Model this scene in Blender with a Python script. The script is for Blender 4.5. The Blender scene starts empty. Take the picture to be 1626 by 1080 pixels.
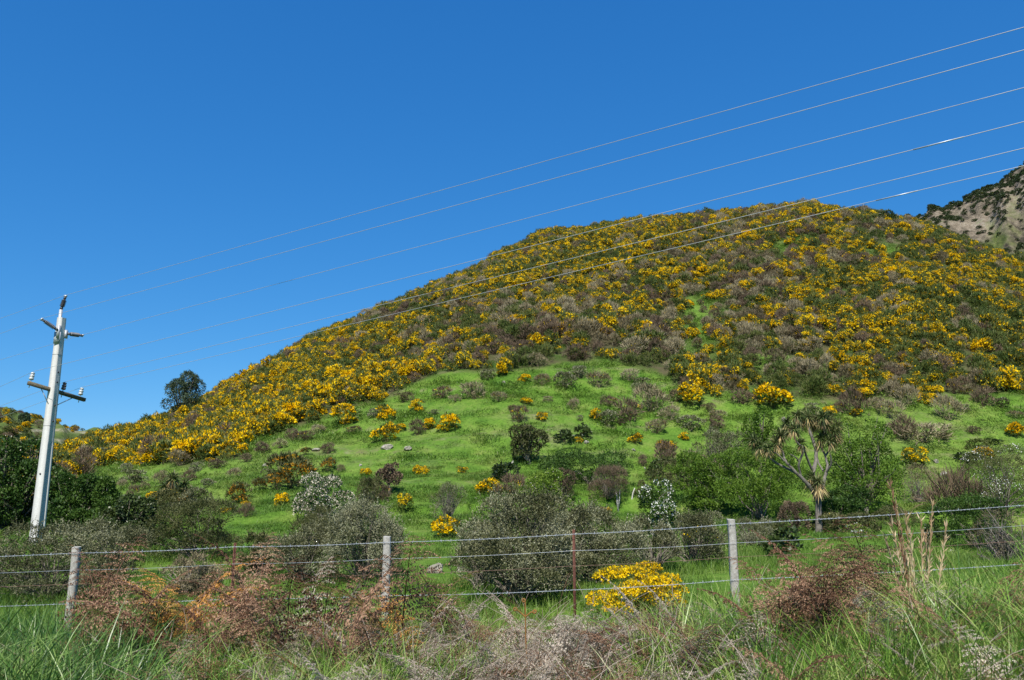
import bpy, math, random
import numpy as np
from math import radians, sin, cos, tan, pi

# ------------------------------------------------------------------ camera, sky, sun, exposure
S = bpy.context.scene
COL = S.collection
PITCH = radians(11.0)
CAM = np.array([0.0, 0.0, 1.7])
FPX, CX, CY = 1265.0, 813.0, 540.0          # the photograph's focal length and centre in its own pixels
cam = bpy.data.cameras.new("camera")
cam.lens, cam.sensor_width, cam.clip_start, cam.clip_end = 28.0, 36.0, 0.05, 6000
cam_o = bpy.data.objects.new("camera", cam)
COL.objects.link(cam_o)
cam_o.location = CAM
cam_o.rotation_euler = (pi / 2 + PITCH, 0, 0)
S.camera = cam_o

SUN_EL = radians(50)
SUN_AZ = radians(-99)                        # direction towards the sun, measured from +X
sun_dir = np.array([cos(SUN_EL) * cos(SUN_AZ), cos(SUN_EL) * sin(SUN_AZ), sin(SUN_EL)])
W = bpy.data.worlds.new("World")
S.world = W
W.use_nodes = True
wn = W.node_tree.nodes
sky = wn.new('ShaderNodeTexSky')
sky.sky_type = 'NISHITA'
sky.sun_disc = False
sky.sun_elevation = SUN_EL
sky.sun_rotation = pi / 2 - SUN_AZ           # measured clockwise from +Y
sky.altitude = 1800
sky.air_density = 1.0
sky.dust_density = 0.0
sky.ozone_density = 4.5
hs = wn.new('ShaderNodeHueSaturation')
hs.inputs['Saturation'].default_value = 1.17
hs.inputs['Hue'].default_value = 0.499
bg = wn['Background']
bg.inputs['Strength'].default_value = 0.121
W.node_tree.links.new(sky.outputs['Color'], hs.inputs['Color'])
sep, com = wn.new('ShaderNodeSeparateColor'), wn.new('ShaderNodeCombineColor')
W.node_tree.links.new(hs.outputs['Color'], sep.inputs[0])
for ch_, p_, k_ in ((0, .95, .32), (1, .66, .50), (2, .49, .74)):        # a clear, dry southern sky: deep blue, little paling to the horizon
    pw, ml = wn.new('ShaderNodeMath'), wn.new('ShaderNodeMath')
    pw.operation, ml.operation = 'POWER', 'MULTIPLY'
    pw.inputs[1].default_value = p_
    ml.inputs[1].default_value = k_ * 0.2 ** (p_ - 1)
    W.node_tree.links.new(sep.outputs[ch_], pw.inputs[0])
    W.node_tree.links.new(pw.outputs[0], ml.inputs[0])
    W.node_tree.links.new(ml.outputs[0], com.inputs[ch_])
W.node_tree.links.new(com.outputs[0], bg.inputs['Color'])
sl = bpy.data.lights.new("sun", 'SUN')
sl.energy = 4.6
sl.angle = radians(0.5)
sl.color = (1.0, 0.95, 0.86)
so = bpy.data.objects.new("sun", sl)
COL.objects.link(so)
from mathutils import Vector, Matrix, Euler
so.rotation_euler = Vector(sun_dir).to_track_quat('Z', 'Y').to_euler()
S.view_settings.view_transform = 'Standard'
S.view_settings.look = 'None'
S.view_settings.exposure = 0.74
S.view_settings.gamma = 1.0
S.cycles.max_bounces = 6
S.cycles.diffuse_bounces = 3
S.cycles.glossy_bounces = 2
S.cycles.transmission_bounces = 3

# ------------------------------------------------------------------ helpers
def nrm(a):
    return a / np.maximum(np.linalg.norm(a, axis=-1, keepdims=True), 1e-9)

def pix_dir(px, py):
    u = (np.asarray(px, float) - CX) / FPX
    v = (CY - np.asarray(py, float)) / FPX
    return np.stack(np.broadcast_arrays(u, cos(PITCH) - v * sin(PITCH), sin(PITCH) + v * cos(PITCH)), -1)

def project(P):
    r = np.asarray(P, float) - CAM
    yc = r[..., 1] * cos(PITCH) + r[..., 2] * sin(PITCH)
    zc = -r[..., 1] * sin(PITCH) + r[..., 2] * cos(PITCH)
    yc = np.where(yc < 0.1, 0.1, yc)
    return CX + FPX * r[..., 0] / yc, CY - FPX * zc / yc, yc

def at_depth(px, py, y):
    d = pix_dir(px, py)
    return CAM + d * (y / d[1])

_LAT = {}
def vnoise(x, y, seed=0):
    if seed not in _LAT:
        _LAT[seed] = np.random.RandomState(seed + 77).rand(256, 256)
    L = _LAT[seed]
    xi, yi = np.floor(x).astype(int), np.floor(y).astype(int)
    fx, fy = x - xi, y - yi
    fx, fy = fx * fx * (3 - 2 * fx), fy * fy * (3 - 2 * fy)
    a, b = L[xi % 256, yi % 256], L[(xi + 1) % 256, yi % 256]
    c, d = L[xi % 256, (yi + 1) % 256], L[(xi + 1) % 256, (yi + 1) % 256]
    return (a * (1 - fx) + b * fx) * (1 - fy) + (c * (1 - fx) + d * fx) * fy - 0.5

def fbm(x, y, seed=0, octs=4):
    s, a = 0.0, 1.0
    for k in range(octs):
        s = s + a * vnoise(x * 2 ** k + 13.7 * k, y * 2 ** k + 5.1 * k, seed + k)
        a *= 0.5
    return s

def smooth01(t):
    t = np.clip(t, 0, 1)
    return t * t * (3 - 2 * t)

def mesh_from(name, chunks, mats, smooth=False):
    """chunks: (V, F, material index) with F of any constant width."""
    me = bpy.data.meshes.new(name)
    V = np.concatenate([c[0] for c in chunks]).astype(np.float32)
    loops, starts, mi = [], [], []
    off, ls = 0, 0
    for v, f, m in chunks:
        f = np.asarray(f, np.int64)
        k = f.shape[1]
        loops.append((f + off).ravel())
        starts.append(ls + np.arange(len(f)) * k)
        mi.append(np.full(len(f), m))
        ls += f.size
        off += len(v)
    loops, starts, mi = np.concatenate(loops), np.concatenate(starts), np.concatenate(mi)
    me.vertices.add(len(V)); me.loops.add(len(loops)); me.polygons.add(len(starts))
    me.vertices.foreach_set("co", V.ravel())
    me.loops.foreach_set("vertex_index", loops.astype(np.int32))
    me.polygons.foreach_set("loop_start", starts.astype(np.int32))
    for m in mats:
        me.materials.append(m)
    me.polygons.foreach_set("material_index", mi.astype(np.int32))
    if smooth:
        me.polygons.foreach_set("use_smooth", np.ones(len(starts), bool))
    me.update(calc_edges=True)
    return me

def link(name, me, parent=None, loc=(0, 0, 0)):
    o = bpy.data.objects.new(name, me)
    COL.objects.link(o)
    o.location = loc
    if parent:
        o.parent = parent
    return o

def tag(o, label, cat, group=None):
    o['label'] = label
    o['category'] = cat
    if group:
        o['group'] = group
    return o

def thing(name, label, cat, loc=(0, 0, 0), group=None):
    return tag(link(name, None, None, loc), label, cat, group)

def tube(pts, rad, sides=6, cap=True):
    pts = np.asarray(pts, float)
    n = len(pts)
    rad = np.broadcast_to(np.asarray(rad, float), (n,))
    T = nrm(np.gradient(pts, axis=0))
    ref = np.array([0.31, 0.17, 0.93]) if abs(T[0][2]) < 0.9 else np.array([1.0, 0.1, 0])
    A = nrm(np.cross(T, ref)); B = np.cross(T, A)
    ang = np.arange(sides) * 2 * pi / sides
    ring = A[:, None] * np.cos(ang)[None, :, None] + B[:, None] * np.sin(ang)[None, :, None]
    V = (pts[:, None] + ring * rad[:, None, None]).reshape(-1, 3)
    i = np.arange(n - 1)[:, None] * sides
    j = np.arange(sides)[None]
    jn = (j + 1) % sides
    F = np.stack([i + j, i + jn, i + sides + jn, i + sides + j], -1).reshape(-1, 4)
    return V, F

def tube_caps(pts, rad, sides=6):
    """a closed tube: the end rings shrink to a point"""
    pts = np.asarray(pts, float)
    rad = np.broadcast_to(np.asarray(rad, float), (len(pts),)).copy()
    T0, T1 = pts[1] - pts[0], pts[-1] - pts[-2]
    e = 1e-4
    P = np.vstack([pts[0] - T0 / np.linalg.norm(T0) * e, pts, pts[-1] + T1 / np.linalg.norm(T1) * e])
    return tube(P, np.concatenate([[1e-4], rad, [1e-4]]), sides)

def box(c, size, R=None):
    sx, sy, sz = np.asarray(size) / 2
    v = np.array([[x, y, z] for x in (-sx, sx) for y in (-sy, sy) for z in (-sz, sz)])
    if R is not None:
        v = v @ np.asarray(R).T
    f = [[0, 1, 3, 2], [4, 6, 7, 5], [0, 4, 5, 1], [2, 3, 7, 6], [0, 2, 6, 4], [1, 5, 7, 3]]
    return v + np.asarray(c), np.array(f)

def lathe(profile, axis_from, axis_dir, sides=10):
    """profile: (radius, distance along axis)"""
    p = np.array(profile, float)
    d = np.asarray(axis_dir, float); d = d / np.linalg.norm(d)
    a = np.cross(d, [0.3, 0.2, 0.9] if abs(d[2]) < .9 else [1, 0.1, 0]); a /= np.linalg.norm(a)
    b = np.cross(d, a)
    ang = np.arange(sides) * 2 * pi / sides
    V = (np.asarray(axis_from)[None, None] + d * p[:, 1][:, None, None]
         + (a * np.cos(ang)[:, None] + b * np.sin(ang)[:, None])[None] * p[:, 0][:, None, None]).reshape(-1, 3)
    n = len(p)
    i = np.arange(n - 1)[:, None] * sides; j = np.arange(sides)[None]; jn = (j + 1) % sides
    F = np.stack([i + j, i + jn, i + sides + jn, i + sides + j], -1).reshape(-1, 4)
    return V, F

def leaves(P, D, L, Wd, rng, bend=0.0):
    """one diamond-shaped face per leaf"""
    n = len(P)
    D = nrm(D)
    Sd = nrm(np.cross(D, rng.normal(size=(n, 3))))
    L = np.broadcast_to(L, (n,))[:, None]; Wd = np.broadcast_to(Wd, (n,))[:, None]
    mid = P + D * L * 0.45
    if bend:
        mid = mid + np.cross(D, Sd) * L * bend
    V = np.stack([P, mid + Sd * Wd / 2, P + D * L, mid - Sd * Wd / 2], 1).reshape(-1, 3)
    F = np.arange(4 * n).reshape(n, 4)
    return V, F

def rand_dir(rng, n):
    return nrm(rng.normal(size=(n, 3)))

# ------------------------------------------------------------------ materials
def mat_nodes(name):
    m = bpy.data.materials.new(name)
    m.use_nodes = True
    nt = m.node_tree
    return m, nt, nt.nodes, nt.nodes['Principled BSDF']

def ramp(nt, fac, stops):
    r = nt.nodes.new('ShaderNodeValToRGB')
    e = r.color_ramp.elements
    while len(e) < len(stops):
        e.new(0.5)
    for k, (p, c) in enumerate(stops):
        e[k].position = p
        e[k].color = (*c, 1)
    nt.links.new(fac, r.inputs['Fac'])
    return r.outputs['Color']

def noise(nt, vec, scale, detail=3, rough=0.55):
    n = nt.nodes.new('ShaderNodeTexNoise')
    n.inputs['Scale'].default_value = scale
    n.inputs['Detail'].default_value = detail
    n.inputs['Roughness'].default_value = rough
    if vec is not None:
        nt.links.new(vec, n.inputs['Vector'])
    return n.outputs['Fac']

def mathn(nt, op, a, b=None, clamp=False):
    n = nt.nodes.new('ShaderNodeMath')
    n.operation = op
    n.use_clamp = clamp
    for k, v in enumerate((a, b)):
        if v is None:
            continue
        if isinstance(v, (int, float)):
            n.inputs[k].default_value = v
        else:
            nt.links.new(v, n.inputs[k])
    return n.outputs[0]

def mix(nt, fac, a, b, mode='MIX'):
    n = nt.nodes.new('ShaderNodeMix')
    n.data_type = 'RGBA'
    n.blend_type = mode
    for key, v in (('Factor', fac), ('A', a), ('B', b)):
        i = [s for s in n.inputs if s.name == key and (s.type == 'RGBA' if key != 'Factor' else s.type == 'VALUE')][0]
        if isinstance(v, (int, float)):
            i.default_value = v
        elif isinstance(v, tuple):
            i.default_value = (*v, 1)
        else:
            nt.links.new(v, i)
    return [s for s in n.outputs if s.type == 'RGBA'][0]

def leaf_mat(name, cols, trans=0.25, rough=0.55, spec=0.25, obj_var=0.35, tcol=None):
    """leaves: the colour differs from leaf to leaf and a little from plant to plant"""
    m, nt, N, b = mat_nodes(name)
    geo = N.new('ShaderNodeNewGeometry')
    oi = N.new('ShaderNodeObjectInfo')
    f = mathn(nt, 'ADD', mathn(nt, 'MULTIPLY', geo.outputs['Random Per Island'], 1 - obj_var), mathn(nt, 'MULTIPLY', oi.outputs['Random'], obj_var))
    tc = N.new('ShaderNodeTexCoord')
    cl = mathn(nt, 'MULTIPLY', mathn(nt, 'SUBTRACT', noise(nt, geo.outputs['Position'], 1.3, 2, 0.5), 0.5), 1.5)
    f = mathn(nt, 'ADD', f, cl, True)
    k = len(cols)
    c = ramp(nt, f, [((i + 0.1) / k if k > 1 else 0.5, cc) for i, cc in enumerate(cols)])
    nt.links.new(c, b.inputs['Base Color'])
    b.inputs['Roughness'].default_value = rough
    b.inputs['Specular IOR Level'].default_value = spec
    if trans > 0:
        t = N.new('ShaderNodeBsdfTranslucent')
        nt.links.new(c, t.inputs['Color'])
        ms = N.new('ShaderNodeMixShader')
        ms.inputs[0].default_value = trans
        nt.links.new(b.outputs[0], ms.inputs[1])
        nt.links.new(t.outputs[0], ms.inputs[2])
        nt.links.new(ms.outputs[0], N['Material Output'].inputs['Surface'])
    return m

def plain_mat(name, c0, c1, scale=8, rough=0.8, metal=0.0, bump=0.0, detail=4, spec=0.3):
    m, nt, N, b = mat_nodes(name)
    tc = N.new('ShaderNodeTexCoord')
    f = noise(nt, tc.outputs['Object'], scale, detail, 0.65)
    nt.links.new(ramp(nt, f, [(0.3, c0), (0.7, c1)]), b.inputs['Base Color'])
    b.inputs['Roughness'].default_value = rough
    b.inputs['Metallic'].default_value = metal
    b.inputs['Specular IOR Level'].default_value = spec
    if bump:
        bp = N.new('ShaderNodeBump')
        bp.inputs['Strength'].default_value = bump
        bp.inputs['Distance'].default_value = 0.02
        nt.links.new(noise(nt, tc.outputs['Object'], scale * 4, 5, 0.7), bp.inputs['Height'])
        nt.links.new(bp.outputs[0], b.inputs['Normal'])
    return m

def grass_colour(nt, pos):
    big = noise(nt, pos, 0.055, 3, 0.6)
    small = noise(nt, pos, 0.55, 4, 0.65)
    c1 = ramp(nt, big, [(0.36, (0.066, 0.150, 0.017)), (0.5, (0.106, 0.200, 0.026)), (0.64, (0.158, 0.230, 0.046))])
    c2 = ramp(nt, small, [(0.32, (0.042, 0.108, 0.014)), (0.48, (0.100, 0.196, 0.025)), (0.62, (0.165, 0.235, 0.048)), (0.76, (0.235, 0.220, 0.092))])
    return mix(nt, 0.55, c1, c2)

def grass_mat(name, dark=1.0, trans=0.3):
    m, nt, N, b = mat_nodes(name)
    geo = N.new('ShaderNodeNewGeometry')
    c = grass_colour(nt, geo.outputs['Position'])
    v = ramp(nt, geo.outputs['Random Per Island'], [(0.0, (0.62 * dark, 0.7 * dark, 0.5 * dark)), (0.75, (1.12 * dark, 1.08 * dark, 0.9 * dark)), (0.96, (1.5 * dark, 1.15 * dark, 1.6 * dark))])
    c = mix(nt, 1.0, c, v, 'MULTIPLY')
    nt.links.new(c, b.inputs['Base Color'])
    b.inputs['Roughness'].default_value = 0.5
    b.inputs['Specular IOR Level'].default_value = 0.3
    t = N.new('ShaderNodeBsdfTranslucent')
    nt.links.new(c, t.inputs['Color'])
    ms = N.new('ShaderNodeMixShader')
    ms.inputs[0].default_value = trans
    nt.links.new(b.outputs[0], ms.inputs[1]); nt.links.new(t.outputs[0], ms.inputs[2])
    nt.links.new(ms.outputs[0], N['Material Output'].inputs['Surface'])
    return m

M = {}
M['gorse_green'] = leaf_mat('gorse_green', [(0.028, 0.050, 0.009), (0.062, 0.096, 0.016), (0.115, 0.132, 0.035)], 0.15)
M['gorse_flower'] = leaf_mat('gorse_flower', [(0.70, 0.41, 0.003), (0.86, 0.56, 0.004), (0.90, 0.66, 0.012)], 0.4, obj_var=0.3, spec=0.1)
M['faded_flower'] = leaf_mat('faded_flower', [(0.16, 0.085, 0.020), (0.34, 0.17, 0.015), (0.50, 0.26, 0.010)], 0.2, spec=0.1)
M['dry_twig'] = leaf_mat('dry_twig', [(0.075, 0.060, 0.031), (0.170, 0.140, 0.078), (0.29, 0.250, 0.155)], 0.08, obj_var=0.6, spec=0.15)
M['brown_twig'] = leaf_mat('brown_twig', [(0.050, 0.036, 0.024), (0.105, 0.078, 0.050), (0.16, 0.115, 0.075)], 0.08, obj_var=0.4, spec=0.15)
M['grey_leaf'] = leaf_mat('grey_leaf', [(0.034, 0.040, 0.014), (0.078, 0.084, 0.032), (0.145, 0.150, 0.068), (0.26, 0.262, 0.165)], 0.15, obj_var=0.3)
M['olive_leaf'] = leaf_mat('olive_leaf', [(0.030, 0.040, 0.012), (0.065, 0.075, 0.022), (0.12, 0.125, 0.045)], 0.2)
M['dark_leaf'] = leaf_mat('dark_leaf', [(0.014, 0.026, 0.008), (0.028, 0.050, 0.012), (0.055, 0.080, 0.020)], 0.15, rough=0.4, spec=0.35)
M['green_leaf'] = leaf_mat('green_leaf', [(0.034, 0.080, 0.008), (0.068, 0.138, 0.012), (0.120, 0.200, 0.020)], 0.3)
M['mid_leaf'] = leaf_mat('mid_leaf', [(0.020, 0.050, 0.008), (0.038, 0.085, 0.012), (0.065, 0.120, 0.018)], 0.25)
M['lime_leaf'] = leaf_mat('lime_leaf', [(0.060, 0.120, 0.012), (0.11, 0.19, 0.02), (0.18, 0.26, 0.035)], 0.3)
M['blue_leaf'] = leaf_mat('blue_leaf', [(0.016, 0.032, 0.016), (0.030, 0.055, 0.026), (0.06, 0.09, 0.045)], 0.15)
M['white_flower'] = leaf_mat('white_flower', [(0.62, 0.58, 0.48), (0.78, 0.76, 0.68), (0.82, 0.82, 0.78)], 0.2, spec=0.1)
M['cream_flower'] = leaf_mat('cream_flower', [(0.28, 0.225, 0.165), (0.46, 0.395, 0.31), (0.60, 0.55, 0.45)], 0.2, spec=0.1)
M['bark'] = plain_mat('bark', (0.10, 0.085, 0.065), (0.24, 0.21, 0.17), 9, 0.9, bump=0.5)
M['pale_bark'] = plain_mat('pale_bark', (0.070, 0.062, 0.050), (0.21, 0.19, 0.165), 7, 0.9, bump=0.5)
M['dead_wood'] = plain_mat('dead_wood', (0.26, 0.25, 0.225), (0.50, 0.48, 0.45), 12, 0.9, bump=0.3)
M['sword_leaf'] = leaf_mat('sword_leaf', [(0.026, 0.050, 0.012), (0.052, 0.085, 0.020), (0.095, 0.125, 0.040), (0.19, 0.19, 0.08)], 0.2, obj_var=0.2)
M['sword_dry'] = leaf_mat('sword_dry', [(0.13, 0.085, 0.045), (0.30, 0.21, 0.10), (0.46, 0.37, 0.17)], 0.15, obj_var=0.2)
M['bracken_brown'] = leaf_mat('bracken_brown', [(0.070, 0.032, 0.018), (0.165, 0.084, 0.047), (0.36, 0.222, 0.140)], 0.25, obj_var=0.4, spec=0.15)
M['bracken_orange'] = leaf_mat('bracken_orange', [(0.30, 0.125, 0.025), (0.46, 0.21, 0.045), (0.56, 0.30, 0.09)], 0.25, obj_var=0.2, spec=0.15)
M['bracken_grey'] = leaf_mat('bracken_grey', [(0.085, 0.066, 0.048), (0.215, 0.175, 0.132), (0.46, 0.40, 0.325)], 0.2, obj_var=0.45, spec=0.15)
M['bracken_green'] = leaf_mat('bracken_green', [(0.06, 0.09, 0.015), (0.11, 0.12, 0.025), (0.2, 0.13, 0.05)], 0.3, obj_var=0.3, spec=0.15)
M['rachis'] = plain_mat('rachis', (0.07, 0.035, 0.02), (0.16, 0.08, 0.045), 12, 0.7)
M['rachis_pale'] = plain_mat('rachis_pale', (0.25, 0.19, 0.14), (0.42, 0.35, 0.29), 12, 0.8)
M['fiddle'] = plain_mat('fiddle', (0.13, 0.075, 0.018), (0.24, 0.105, 0.025), 12, 0.7)
M['straw'] = leaf_mat('straw', [(0.26, 0.165, 0.085), (0.40, 0.28, 0.16), (0.52, 0.42, 0.27)], 0.2, obj_var=0.2, spec=0.15)
M['long_grass'] = leaf_mat('long_grass', [(0.040, 0.110, 0.010), (0.095, 0.200, 0.018), (0.165, 0.280, 0.035), (0.32, 0.37, 0.11)], 0.35, rough=0.4, spec=0.4, obj_var=0.4)
M['rich_grass'] = leaf_mat('rich_grass', [(0.012, 0.040, 0.006), (0.034, 0.098, 0.013), (0.085, 0.180, 0.026), (0.20, 0.30, 0.07)], 0.35, rough=0.38, spec=0.45, obj_var=0.3)
M['pasture'] = grass_mat('pasture')
M['rock'] = plain_mat('rock', (0.12, 0.112, 0.085), (0.38, 0.355, 0.295), 7, 0.9, bump=0.8)
M['post_wood'] = plain_mat('post_wood', (0.20, 0.192, 0.165), (0.42, 0.405, 0.365), 22, 0.9, bump=0.4)
M['rust'] = plain_mat('rust', (0.060, 0.024, 0.016), (0.13, 0.050, 0.034), 30, 0.8)
M['galv'] = plain_mat('galv', (0.30, 0.33, 0.37), (0.46, 0.50, 0.55), 20, 0.42, 0.35)
M['rusty_wire'] = plain_mat('rusty_wire', (0.13, 0.07, 0.05), (0.26, 0.17, 0.13), 20, 0.8)
M['cable'] = plain_mat('cable', (0.36, 0.37, 0.38), (0.46, 0.47, 0.48), 2, 0.45, 0.3)
M['steel'] = plain_mat('steel', (0.34, 0.36, 0.38), (0.50, 0.52, 0.54), 15, 0.5, 0.4)
M['rubber'] = plain_mat('rubber', (0.030, 0.030, 0.034), (0.055, 0.055, 0.06), 10, 0.45)
M['grey_rubber'] = plain_mat('grey_rubber', (0.10, 0.10, 0.11), (0.16, 0.16, 0.17), 10, 0.5)
M['porcelain'] = plain_mat('porcelain', (0.30, 0.315, 0.31), (0.46, 0.48, 0.47), 10, 0.2, spec=0.5)
M['brown_porcelain'] = plain_mat('brown_porcelain', (0.06, 0.05, 0.05), (0.10, 0.09, 0.09), 10, 0.25, spec=0.5)
M['arm_wood'] = plain_mat('arm_wood', (0.055, 0.045, 0.032), (0.16, 0.14, 0.09), 18, 0.9, bump=0.3)

def concrete_mat():
    m, nt, N, b = mat_nodes('concrete')
    tc = N.new('ShaderNodeTexCoord')
    a = noise(nt, tc.outputs['Object'], 1.6, 5, 0.65)
    f = noise(nt, tc.outputs['Object'], 22, 4, 0.7)
    c = mix(nt, 0.45, ramp(nt, a, [(0.3, (0.45, 0.44, 0.41)), (0.7, (0.60, 0.595, 0.57))]), ramp(nt, f, [(0.30, (0.34, 0.33, 0.30)), (0.5, (0.57, 0.56, 0.535))]))
    nt.links.new(c, b.inputs['Base Color'])
    b.inputs['Roughness'].default_value = 0.85
    bp = N.new('ShaderNodeBump'); bp.inputs['Strength'].default_value = 0.25; bp.inputs['Distance'].default_value = 0.01
    nt.links.new(noise(nt, tc.outputs['Object'], 60, 4, 0.7), bp.inputs['Height'])
    nt.links.new(bp.outputs[0], b.inputs['Normal'])
    return m
M['concrete'] = concrete_mat()

# ------------------------------------------------------------------ the lie of the land
def curve_from(points):
    p = np.array(points, float)
    d = pix_dir(p[:, 0], p[:, 1])
    az = np.arctan2(d[:, 0], d[:, 1])
    te = d[:, 2] / np.hypot(d[:, 0], d[:, 1])
    return az, te

def az_of(px):
    d = pix_dir(px, 560.0)
    return np.arctan2(d[..., 0], d[..., 1])

# crest of the gorse hill as seen (tops of the bushes), lowered below by the bushes' own height
SIL = [(-500, 790), (-250, 785), (-60, 778), (0, 765), (40, 742), (85, 724), (130, 706), (190, 690), (250, 673), (320, 642), (420, 583),
       (500, 537), (600, 491), (700, 450), (800, 402), (880, 374), (960, 361), (1060, 352), (1160, 341), (1280, 330), (1380, 340),
       (1460, 357), (1540, 388), (1626, 420), (1800, 490), (2050, 590), (2500, 700)]
sil_az, sil_te = curve_from(SIL)
R_az = az_of(np.array([-200, 200, 450, 800, 1100, 1400, 1626, 2000.]))
R_v = np.array([100, 108, 122, 136, 142, 146, 148, 150.])
F_az = az_of(np.array([-200, 150, 420, 700, 1000, 1300, 1626, 2000.]))
F_v = np.array([36, 32, 28, 28, 32, 36, 38, 40.])
BUSH = 1.05

def hill_shape(az):
    R = np.interp(az, R_az, R_v)
    F = np.interp(az, F_az, F_v)
    te = np.interp(az, sil_az, sil_te)
    H = np.maximum(CAM[2] + R * te - BUSH, 0.0)
    fade = 1 - smooth01((np.abs(az) - radians(52)) / radians(25))
    return R, F, H * fade

def ground_z(x, y):
    x = np.asarray(x, float); y = np.asarray(y, float)
    d = np.hypot(x, y)
    az = np.arctan2(x, y)
    R, F, H = hill_shape(az)
    t = (d - F) / (R - F)
    m0, m1 = 0.14, (R - F) / R
    tt = np.clip(t, 0, 1)
    g = (3 - 2 * tt) * tt * tt + m0 * tt * (1 - tt) ** 2 + m1 * (tt - 1) * tt * tt
    g = np.where(t > 1, 1 + m1 * (t - 1) - 1.35 * (t - 1) ** 2, g)
    g = np.maximum(g, 0)
    # rounded foot instead of a crease
    soft = np.clip((t + 0.10) / 0.2, 0, 1)
    g = np.where(np.abs(t) < 0.10, m0 * 0.10 * soft * soft * 1.05, g)
    z = H * g
    near = 1 - smooth01((d - 13) / 14)
    z = z + (0.05 * x + 0.03) * near * np.clip(1.2 - np.abs(x) / 60, 0, 1)
    amp = smooth01((d - 24) / 30)
    z = z + amp * (2.1 * fbm(x / 26, y / 26, 3, 3) + 0.5 * fbm(x / 5.5, y / 5.5, 9, 3)) * np.clip(H / 14, 0.12, 1)
    z = z + 0.10 * fbm(x / 2.3, y / 2.3, 21, 3) * smooth01((d - 2) / 6)
    # little stock terraces that follow the contours
    terr = np.sin(z * 3.6 + 3 * fbm(x / 14, y / 14, 31, 2))
    z = z + 0.10 * terr * smooth01((t - 0.02) / 0.1) * smooth01((1.1 - t) / 0.3)
    return z

def raycast(px, py, dmax=260.0):
    """where the line of sight through a photo pixel meets the ground"""
    d = pix_dir(px, py).reshape(-1, 3)
    ds = np.geomspace(3.0, dmax, 900)
    h = np.hypot(d[:, 0], d[:, 1])
    T = ds[None] / h[:, None]
    P = CAM + d[:, None, :] * T[..., None]
    below = P[..., 2] < ground_z(P[..., 0], P[..., 1])
    i = np.where(below.any(1), below.argmax(1), len(ds) - 1)
    p = P[np.arange(len(d)), i]
    p[:, 2] = ground_z(p[:, 0], p[:, 1])
    return p

# lower edge of the thicket as seen in the photograph
EDGE = np.array([(-400, 800), (0, 800), (60, 800), (100, 774), (140, 756), (190, 744), (260, 744), (300, 745), (350, 735), (400, 714), (470, 690), (540, 668), (600, 655),
                 (660, 628), (720, 606), (800, 598), (870, 590), (950, 580), (1040, 588), (1080, 622), (1130, 640), (1200, 630), (1260, 645),
                 (1330, 640), (1400, 632), (1480, 630), (1560, 628), (1626, 625), (2200, 640)], float)

def scrub_field(x, y):
    """1 inside the thicket, 0 on the open pasture"""
    z = ground_z(x, y)
    px, py, _ = project(np.stack([x, y, z], -1))
    e = np.interp(px, EDGE[:, 0], EDGE[:, 1]) + np.interp(px, [200, 400], [8, 26]) * fbm(x / 7, y / 7, 41, 3)
    R, F, H = hill_shape(np.arctan2(x, y))
    d = np.hypot(x, y)
    past = smooth01((d - (R - 6)) / 4)               # over the crest everything stays thicket
    v = np.maximum(smooth01((e - py) / 16), past) * smooth01((d - F) / 8)
    # grassy openings inside it
    for cx, cy, rx, ry in ((1110, 520, 40, 55), (1105, 485, 25, 20), (1260, 385, 40, 14), (1235, 405, 26, 18), (1420, 398, 46, 10), (930, 364, 60, 9), (1215, 575, 40, 30), (1210, 430, 16, 9)):
        q = ((px - cx) / rx) ** 2 + ((py - cy) / ry) ** 2
        v = v * (1 - 0.9 * np.exp(-q * 1.4))
    return v

def polar_sheet(name, az, dist, zf, mats, attrs):
    A, D = np.meshgrid(az, dist, indexing='ij')
    X, Y = D * np.sin(A), D * np.cos(A)
    Z = zf(X, Y)
    V = np.stack([X, Y, Z], -1).reshape(-1, 3)
    na, nd = len(az), len(dist)
    i = np.arange(na - 1)[:, None] * nd + np.arange(nd - 1)[None]
    F = np.stack([i, i + nd, i + nd + 1, i + 1], -1).reshape(-1, 4)[:, ::-1]
    me = mesh_from(name, [(V, F[:, ::-1], 0)], mats, True)
    for k, fn in attrs.items():
        a = me.attributes.new(k, 'FLOAT', 'POINT')
        a.data.foreach_set('value', np.ascontiguousarray(fn(X, Y, Z).reshape(-1), np.float32))
    # faces up
    n = np.zeros(len(me.polygons) * 3, np.float32)
    me.polygons.foreach_get('normal', n)
    if n[2::3].mean() < 0:
        me.flip_normals()
    o = link(name, me)
    o['kind'] = 'structure'
    return o

def attr(nt, name):
    a = nt.nodes.new('ShaderNodeAttribute')
    a.attribute_name = name
    return a.outputs['Fac']

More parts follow.
